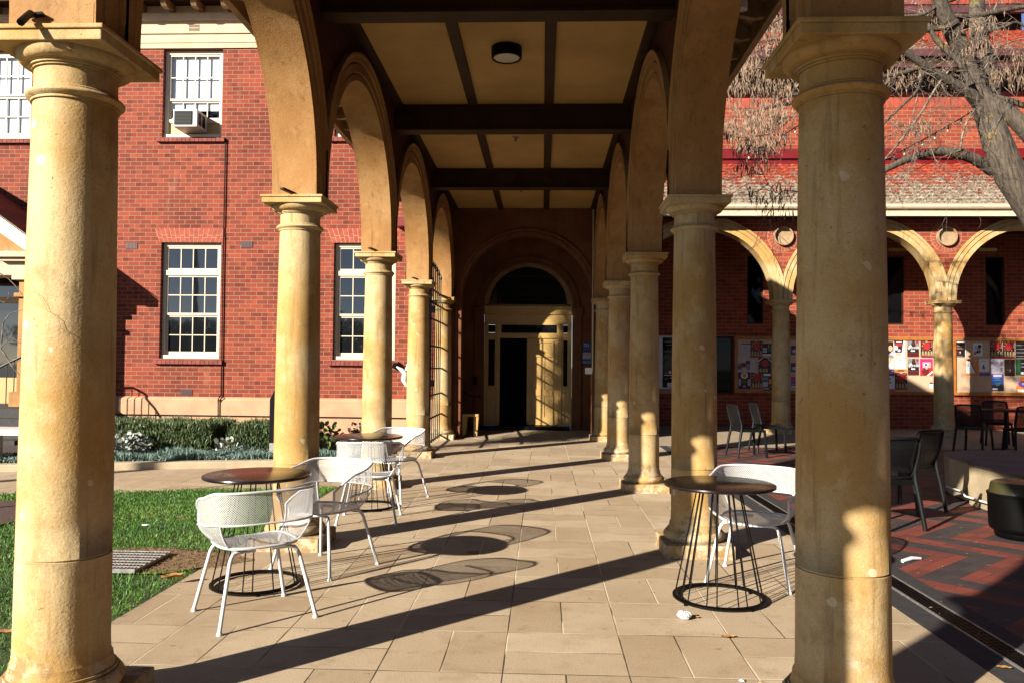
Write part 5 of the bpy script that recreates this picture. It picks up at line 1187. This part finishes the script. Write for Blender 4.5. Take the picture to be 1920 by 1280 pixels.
# ================================================================== vegetation
def fast_mesh(name, verts, faces_n, mats, mi=None):
    """verts (n*k,3) numpy, faces of k consecutive verts"""
    me = bpy.data.meshes.new(name); n = len(verts); k = faces_n; nf = n//k
    me.vertices.add(n); me.vertices.foreach_set('co', verts.astype(np.float32).ravel())
    me.loops.add(n); me.loops.foreach_set('vertex_index', np.arange(n, dtype=np.int32))
    me.polygons.add(nf); me.polygons.foreach_set('loop_start', np.arange(0, n, k, dtype=np.int32)); me.polygons.foreach_set('loop_total', np.full(nf, k, dtype=np.int32))
    for m in mats: me.materials.append(MAT[m])
    if mi is not None: me.polygons.foreach_set('material_index', mi.astype(np.int32))
    me.update(calc_edges=True); o = bpy.data.objects.new(name, me); COL.objects.link(o); return o
rng = np.random.default_rng(4)
def blades(P, H, W, lean, dirs=None):
    """P (n,3) roots -> quads curved upwards as two triangles pairs (k=4 leaf shaped)"""
    n = len(P); a = rng.uniform(0, 2*np.pi, n); b = rng.uniform(0, 2*np.pi, n) if dirs is None else dirs
    w = np.stack([np.cos(a), np.sin(a), 0*a], 1)*(W/2)[:, None]
    l = np.stack([np.cos(b), np.sin(b), 0*b], 1)*(lean*H)[:, None]; up_ = np.zeros((n, 3)); up_[:, 2] = H
    mid = P+up_*.55+l*.35; tip = P+up_*np.clip(1-lean*.35, .3, 1)[:, None]+l
    return np.stack([P, mid-w, tip, mid+w], 1).reshape(-1, 3)
# grass
n = 150000
x = rng.uniform(-7.5, -2.44, n); y = 1.6+rng.random(n)**.8*(9.9-1.6)
edge_y = 8.67+.25*(x+6)
keep = (y < edge_y+rng.normal(0, .02, n)) & (((x+5.75)/.9)**2+((y-7.35)/.86)**2 > 1+rng.normal(0, .1, n)) & ((x < -2.47+rng.normal(0, .02, n)))
gr = (((x+2.95)/.66)**2+((y-5.86)/.34)**2 < 1) & (rng.random(n) < .88); gb = (x > -3.44) & (x < -2.82) & (y > 5.44) & (y < 6.01)
vis = x > -.70*y-1.6
keep &= ~gr & ~gb & vis
P = np.stack([x[keep], y[keep], np.full(keep.sum(), -.012)], 1); m_ = len(P)
H = rng.uniform(.022, .052, m_)*(1+.35*np.sin(P[:, 0]*5+P[:, 1]*3)*.5); o = fast_mesh('lawn_grass', blades(P, H, rng.uniform(.003, .007, m_), rng.uniform(.1, .9, m_)), 4, ['grass'])
tag(o, 'short green lawn grass beside the walkway', 'grass', kind='stuff')
# straw on bare patch
n = 2600; t_ = rng.uniform(0, 2*np.pi, n); r_ = np.sqrt(rng.random(n)); P = np.stack([-2.95+.70*r_*np.cos(t_), 5.86+.38*r_*np.sin(t_), np.full(n, .006)], 1)
k_ = ~((P[:, 0] > -3.43) & (P[:, 0] < -2.83) & (P[:, 1] > 5.45) & (P[:, 1] < 6.0)); P = P[k_]; n = len(P)
o = fast_mesh('dry_straw', blades(P, rng.uniform(.008, .02, n), rng.uniform(.004, .01, n), rng.uniform(1, 3, n)), 4, ['straw']); tag(o, 'dry straw and leaf bits around the steel grate', 'straw', kind='stuff')
def hedge(x0, x1, y0, y1, z1, lab, n):
    t = thing('clipped_hedge', lab, 'hedge', ((x0+x1)/2, (y0+y1)/2, .06), 0, 'clipped hedges below the brick wall')
    cx, cyy = (x0+x1)/2, (y0+y1)/2
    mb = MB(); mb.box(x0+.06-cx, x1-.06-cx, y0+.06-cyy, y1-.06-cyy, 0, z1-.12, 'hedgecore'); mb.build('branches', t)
    f = rng.random(n); px = rng.uniform(x0, x1, n); py = rng.uniform(y0, y1, n); pz = rng.uniform(.05, z1, n)
    px = px+.05*np.sin(pz*17+py*9)
    front = f < .55; top = (f >= .55) & (f < .85); sides = f >= .85
    py[front] = y0+rng.normal(.03, .035, front.sum()); pz[top] = z1+rng.normal(-.03, .025, top.sum())+.02*np.sin(px[top]*9); px[sides] = np.where(rng.random(sides.sum()) < .5, x0, x1)+rng.normal(0, .03, sides.sum())
    P = np.stack([px-cx, py-cyy, pz-.09], 1); H = rng.uniform(.05, .11, n); V = blades(P, H, rng.uniform(.008, .016, n), rng.uniform(.1, .6, n))
    o = fast_mesh('foliage', V, 4, ['hedge']); o.parent = t
hedge(-7.4, -5.22, 12.2, 13.3, .52, 'long clipped dark green hedge below the left window', 26000)
hedge(-4.92, -3.75, 12.3, 13.3, .50, 'shorter clipped green hedge left of the black sign pillar', 14000)
# blue chalk sticks
n = 26000; x = rng.uniform(-8.2, -2.85, n); y = 10.62+.25*(x+6)+.24+rng.random(n)*1.05
P = np.stack([x, y, np.full(n, .06)], 1); H = rng.uniform(.06, .15, n)*(1+.25*np.sin(x*6+y*4)); o = fast_mesh('blue_groundcover', blades(P, H, rng.uniform(.010, .018, n), rng.uniform(.1, .7, n)), 4, ['chalk'])
tag(o, 'blue green succulent ground cover along the garden kerb', 'ground cover', kind='stuff')
def leafy(name, cx, cyy, z0, r, h, nleaf, ls, m, lab, cat, stem='twig'):
    t = thing(name, lab, cat, (cx, cyy, z0)); mb = MB(); rl = random.Random(int(cx*100)+nleaf)
    st_ = MB()
    for i in range(nleaf):
        a = rl.uniform(0, 2*math.pi); rad = r*math.sqrt(rl.random()); z = h*(.15+.85*rl.random())*(1-.45*(rad/r)**2); c = Vector((rad*math.cos(a), rad*math.sin(a), z))
        if i % 5 == 0: st_.tube([(c.x*.3, c.y*.3, 0), (c.x*.8, c.y*.8, z*.6), c], .004, stem, 4, cap=False)
        d = Vector((math.cos(a)+rl.uniform(-.6, .6), math.sin(a)+rl.uniform(-.6, .6), rl.uniform(-.1, 1.1))).normalized(); s_ = d.orthogonal().normalized(); s_.rotate(Matrix.Rotation(rl.uniform(0, 6), 3, d)); L = ls*rl.uniform(.6, 1.2)
        mb.face([c, c+d*L*.35+s_*L*.32, c+d*L*.8+s_*L*.3, c+d*L, c+d*L*.8-s_*L*.3, c+d*L*.35-s_*L*.32], m)
    mb.build('leaves', t); st_.build('stems', t)
leafy('silver_shrub', -6.45, 11.75, .06, .45, .38, 420, .085, 'silver', 'silver white round leaved shrub at the left end of the hedge', 'shrub')
leafy('silver_shrub', -4.80, 11.95, .06, .22, .28, 60, .08, 'silver', 'small silver leaved plant between the two hedges', 'shrub')
leafy('green_shrub', -3.42, 12.4, .06, .22, .52, 150, .10, 'greenleaf', 'bright green leafy plant just right of the second left column', 'shrub')
leafy('plum_shrub', -3.05, 13.4, .06, .26, .50, 200, .07, 'plumleaf', 'dark plum leaved plant behind the middle left table', 'shrub')

# sapling at far left
t = thing('bare_sapling', 'bare whitish twigs of a young tree at the left edge', 'tree', (-5.9, 7.4, 0))
T0 = Vector((-5.9, 7.4, 0)); mb = MB()
def b3(pts, r0, r1, m='twig'):
    n = len(pts); mb.tube([p-T0 for p in pts], [r0+(r1-r0)*i/(n-1) for i in range(n)], m, 6)
b3([Vector((-5.9, 7.4, 0)), Vector((-5.92, 7.4, .5)), Vector((-5.86, 7.42, .9))], .03, .02); mb.build('trunk', t); mb = MB()
Yt = 7.5
q = lambda *a: [at(x, y, Y=Yt) for x, y in a]
b3([Vector((-5.86, 7.42, .9))]+q((-60, 590), (-10, 640), (8, 662), (22, 685), (36, 702)), .012, .005); b3(q((-10, 640), (2, 655), (6, 605), (18, 588), (42, 581)), .008, .003); b3(q((2, 650), (12, 640), (20, 634), (26, 615)), .005, .002); b3(q((12, 640), (42, 643)), .004, .002); b3(q((-12, 560), (8, 568), (18, 556), (16, 548)), .006, .003); b3(q((-20, 500), (15, 522), (28, 535), (42, 553)), .006, .003); b3(q((22, 685), (34, 676), (42, 672)), .004, .002)
b3([Vector((-5.86, 7.42, .9))]+q((-80, 520), (-20, 500)), .01, .006)
mb.build('branches', t)

# ------------------------------------------------ big bare tree on the right
TY = 12.0
tree = thing('bare_tree', 'large bare grey tree with lichen and hanging dry strands at the upper right', 'tree', (9.0, TY, 0)); TO = Vector(tree.location)
def limb(mb, pts, r, m='bark', seg=10, Y=TY, jit=.06, sub=3):
    V = []
    for q in pts: V.append(at(q[0], q[1], Y=Y+(q[2] if len(q) > 2 else 0))-TO)
    R0 = r if isinstance(r, list) else [r]*len(V); out = []; ro = []
    for i in range(len(V)-1):
        a, b = V[i], V[i+1]; p0 = V[i-1] if i else a; p3 = V[i+2] if i+2 < len(V) else b
        for k in range(sub):
            t_ = k/sub; out.append(.5*((2*a)+(b-p0)*t_+(2*p0-5*a+4*b-p3)*t_**2+(3*a-p0-3*b+p3)*t_**3)); ro.append(R0[i]+(R0[i+1]-R0[i])*t_)
    out.append(V[-1]); ro.append(R0[-1]); mb.tube(out, ro, m, seg, jit=jit); return out
mb = MB()
limb(mb, [(2170, 760), (2080, 610), (2005, 490), (1942, 400), (1896, 330), (1871, 270), (1852, 215), (1842, 190)], [.32, .28, .26, .235, .215, .20, .175, .15], seg=16)
limb(mb, [(2010, 330, -.25), (1950, 270, -.22), (1906, 226, -.18), (1872, 200, -.12), (1848, 185, 0), (1832, 150, .0)], [.16, .14, .125, .115, .11, .10], seg=12)
limb(mb, [(1842, 195, .1), (1822, 130, .1), (1800, 85, .0), (1780, 45, -.1), (1762, 5, -.2), (1745, -60, -.3)], [.15, .145, .13, .12, .10, .08], seg=12)
limb(mb, [(1862, 215, .3), (1852, 140, .35), (1836, 70, .4), (1832, 0, .45), (1835, -70, .5)], [.17, .15, .13, .11, .09], seg=12)
limb(mb, [(1835, 195, .0), (1818, 175, -.1), (1790, 158, -.15), (1755, 138, -.2), (1722, 115, -.25), (1695, 95, -.3)], [.10, .085, .07, .062, .055, .05], seg=10)
limb(mb, [(1862, 318, .1), (1830, 300, .0), (1795, 288, -.1), (1755, 285, -.1), (1705, 298, -.15), (1662, 318, -.2), (1654, 328, -.2)], [.11, .085, .075, .065, .055, .045, .035], seg=10)
mb.build('trunk', tree)
mb = MB()
twl = [([(1870, 185, 0), (1895, 190), (1925, 200), (1960, 205)], [.06, .05, .04, .03]), ([(1780, 30), (1830, 30), (1870, 22), (1930, 12)], [.03, .035, .04, .03]), ([(1690, 32), (1730, 28), (1760, 10), (1800, -5)], [.03, .03, .03, .03]),
 ([(1722, 62), (1745, 55), (1775, 52), (1795, 40)], [.05, .045, .04, .04]), ([(1650, 145), (1690, 138), (1720, 128), (1745, 120)], [.03, .035, .04, .045]), ([(1655, 235), (1690, 200), (1720, 170), (1735, 130), (1745, 115)], [.012, .02, .025, .02, .02]),
 ([(1654, 305), (1690, 262), (1725, 215), (1755, 165), (1785, 125)], [.010, .016, .018, .018, .014]), ([(1800, 282), (1808, 240), (1828, 205)], [.016, .015, .014]), ([(1798, 280), (1812, 248), (1830, 233)], [.008, .007, .005]), ([(1720, 285), (1724, 255), (1712, 225), (1722, 170), (1728, 130)], [.008, .01, .010, .009, .008]),
 ([(1750, 290), (1742, 260), (1744, 220), (1746, 180)], [.006, .006, .005, .004]), ([(1672, 220), (1690, 236), (1702, 240)], [.012, .010, .004]), ([(1640, 255), (1665, 256), (1690, 254)], [.005, .004, .003]),
 ([(1740, 45), (1752, 70), (1775, 95), (1800, 120), (1820, 160)], [.03, .04, .045, .04, .05]), ([(1850, 60), (1885, 50), (1905, 42), (1930, 55)], [.02, .022, .02, .015]), ([(1845, 130), (1880, 85), (1925, 72)], [.008, .008, .006]), ([(1870, 5), (1850, 40), (1800, 60)], [.012, .014, .012]),
 ([(1640, 90), (1570, 135), (1505, 185), (1450, 200), (1405, 212)], [.05, .045, .035, .022, .012]), ([(1600, 100), (1520, 168), (1480, 180), (1445, 192)], [.03, .025, .018, .01]), ([(1500, 196), (1482, 222), (1455, 245), (1420, 256), (1388, 258)], [.014, .013, .012, .010, .006]),
 ([(1620, 60), (1540, 60), (1480, 72), (1430, 78), (1400, 84)], [.04, .03, .022, .016, .008]), ([(1640, 40), (1560, 20), (1480, 30), (1440, 48)], [.04, .03, .02, .01]), ([(1410, 292), (1428, 320), (1440, 345), (1456, 362)], [.006, .006, .005, .004]), ([(1500, 360), (1470, 358), (1452, 375), (1445, 400)], [.008, .007, .006, .004]), ([(1500, 120), (1460, 130), (1420, 128), (1390, 140)], [.016, .014, .01, .006])]
ends = []
for pts, r in twl: ends.append(limb(mb, [(p_[0], p_[1], p_[2] if len(p_) > 2 else -.2) for p_ in pts], r, 'bark' if max(r) > .02 else 'twig', 6, jit=.08))
mb.build('limbs', tree)
# fine twigs
mb = MB(); rt = random.Random(21); tips = []
def twig(p, d, L, r, lev):
    pts = [p]; n = 4
    for k in range(n):
        d = (d+Vector((rt.uniform(-.45, .45), rt.uniform(-.3, .3), rt.uniform(-.38, .32)))).normalized(); pts.append(pts[-1]+d*L/n)
        if lev > 0 and rt.random() < .7: twig(pts[-1], (d+Vector((rt.uniform(-1, 1), rt.uniform(-.6, .6), rt.uniform(-.9, .7)))).normalized(), L*.6, r*.6, lev-1)
    mb.tube(pts, [r*(1-.18*i) for i in range(n+1)], 'twig', 4, cap=False); tips.extend(pts[1:])
for e in ends:
    for _ in range(5):
        k = rt.randrange(len(e)); twig(e[k], Vector((rt.uniform(-1, .6), rt.uniform(-.4, .4), rt.uniform(-.8, .5))).normalized(), rt.uniform(.35, 1.0), .0065, 2)
mb.build('twigs', tree)
# hanging dry strands in clumps
rects = [((1362, 1500, 25, 215), 165), ((1362, 1470, 190, 270), 60), ((1372, 1440, 240, 310), 26), ((1690, 1760, 0, 60), 16), ((1680, 1800, 120, 165), 16), ((1850, 1925, 95, 150), 26), ((1810, 1850, 20, 110), 14), ((1405, 1465, 340, 400), 10), ((1700, 1745, 225, 250), 8)]
VS = []
for (x0, x1, y0, y1), nc in rects:
    for _ in range(nc):
        cx_, cy_ = rt.uniform(x0, x1), rt.uniform(y0, y1); dep = TY+rt.uniform(-.7, .9); c0 = np.array(at(cx_, cy_, Y=dep)-TO)
        if rt.random() < .45: continue
        ns = rt.randint(10, 22); root = c0+np.stack([rng.normal(0, .10, ns), rng.normal(0, .08, ns), rng.normal(0, .05, ns)], 1)
        L = rng.uniform(.07, .24, ns); dx = rng.normal(0, .035, ns); w = rng.uniform(.005, .011, ns)
        tip = root+np.stack([dx, rng.normal(0, .02, ns), -L], 1); mid = root*.5+tip*.5+np.stack([rng.normal(0, .012, ns), 0*L, 0*L], 1); off = np.stack([w, 0*w, 0*w], 1)
        VS.append(np.stack([root, mid-off, tip, mid+off], 1).reshape(-1, 3))
o = fast_mesh('dry_strands', np.concatenate(VS), 4, ['strand']); o.parent = tree

# ------------------------------------------------ added brick wing outside the frame, blocks sky light from the right
cw = thing('added_sky_blocker', 'added dark brick wing blocking low sky light, unseen beyond the right edge of the picture', 'building', (17, 2, 0)); CO = tuple(cw.location)
mb = MB(); mb.box(17, 24, -22, 15, 0, 9.5, 'brick_y'); mb.build('wall', cw, CO)
mb = MB(); mb.prism([(16.3, 9.5), (24.5, 9.5), (20.5, 12.5)], lambda s_, d, z: (s_, d, z), -22.5, 15.5, 'tiles2'); mb.build('roof', cw, CO)
# ------------------------------------------------ trees outside the frame (one added to shade the doorway, the others show in the panes)
def crown(name, cx, cyy, z0, rx, rz_, n, ls, lab, parent_trunk=True):
    t = thing(name, lab, 'tree', (cx, cyy, 0)); mb = MB(); mb.tube([(0, 0, 0), (.05, 0, z0*.6), (0, .05, z0+rz_*.7)], [.14, .10, .04], 'bark', 10); mb.build('trunk', t)
    d = rng.normal(0, 1, (n, 3)); d /= np.linalg.norm(d, axis=1)[:, None]; rr_ = rng.random(n)**.4
    lump = 1+.18*np.sin(d[:, 0]*7+d[:, 2]*5)+.12*np.sin(d[:, 1]*11)
    P = d*(rr_*lump)[:, None]*np.array([rx, rx, rz_])+np.array([0, 0, z0+rz_])
    o = fast_mesh('crown', blades(P, np.full(n, ls), rng.uniform(ls*.4, ls*.8, n), rng.uniform(.4, 1.6, n)), 4, ['hedge']); o.parent = t
crown('added_shade_tree', -13.1, 3.15, 6.6, .74, 2.3, 5200, .22, 'added slim dense tree that shades the doorway, left of the walkway, outside the picture')
for i_, (cx, cyy, r_, h_) in enumerate(((-44, -60, 7, 4.2), (-30, -66, 8, 5), (-18, -58, 6, 3.6), (-58, -70, 9, 5.5), (-6, -64, 7, 4.4), (8, -62, 8, 4))):
    crown('far_tree', cx, cyy, 1.0, r_, h_*.62, 5000, .8, ['broad dark tree', 'wide tall tree', 'small dark tree', 'huge spreading tree', 'round leafy tree', 'low broad tree'][i_]+' far behind the camera, seen only as a reflection')
# festoon lights
def festoon(a, b, sag, n, lab, Y0, Y1_):
    A_, B_ = at(*a, Y=Y0), at(*b, Y=Y1_); t = thing('festoon_lights', lab, 'string lights', tuple(A_)); pts = []
    for i in range(25):
        u = i/24; pts.append((B_-A_)*u-Vector((0, 0, sag*4*u*(1-u))))
    mb = MB(); mb.tube(pts, .010, 'black', 6); mb.build('cable', t)
    for i in range(n):
        p_ = pts[int((i+.5)/n*24)]; mb = MB(); mb.lathe((p_.x, p_.y, p_.z-.085), [(.018, .075), (.018, .03), (.012, .03)], 'black', 10); s_ = mb.build('bulb', t)
        mb = MB(); mb.lathe((p_.x, p_.y, p_.z-.085), [(.010, .03), (.018, .012), (.021, -.004), (.016, -.020), (0, -.028)], 'bulb', 12); mb.build('glass', s_)
festoon((1396, 292), (1620, 140), .12, 12, 'string of clear bulbs rising behind the near right column from its left side', 15.5, 13.5)
festoon((1600, 322), (1880, 172), .10, 11, 'string of clear bulbs sloping up to the trunk right of the near column', 15.0, 13.0)
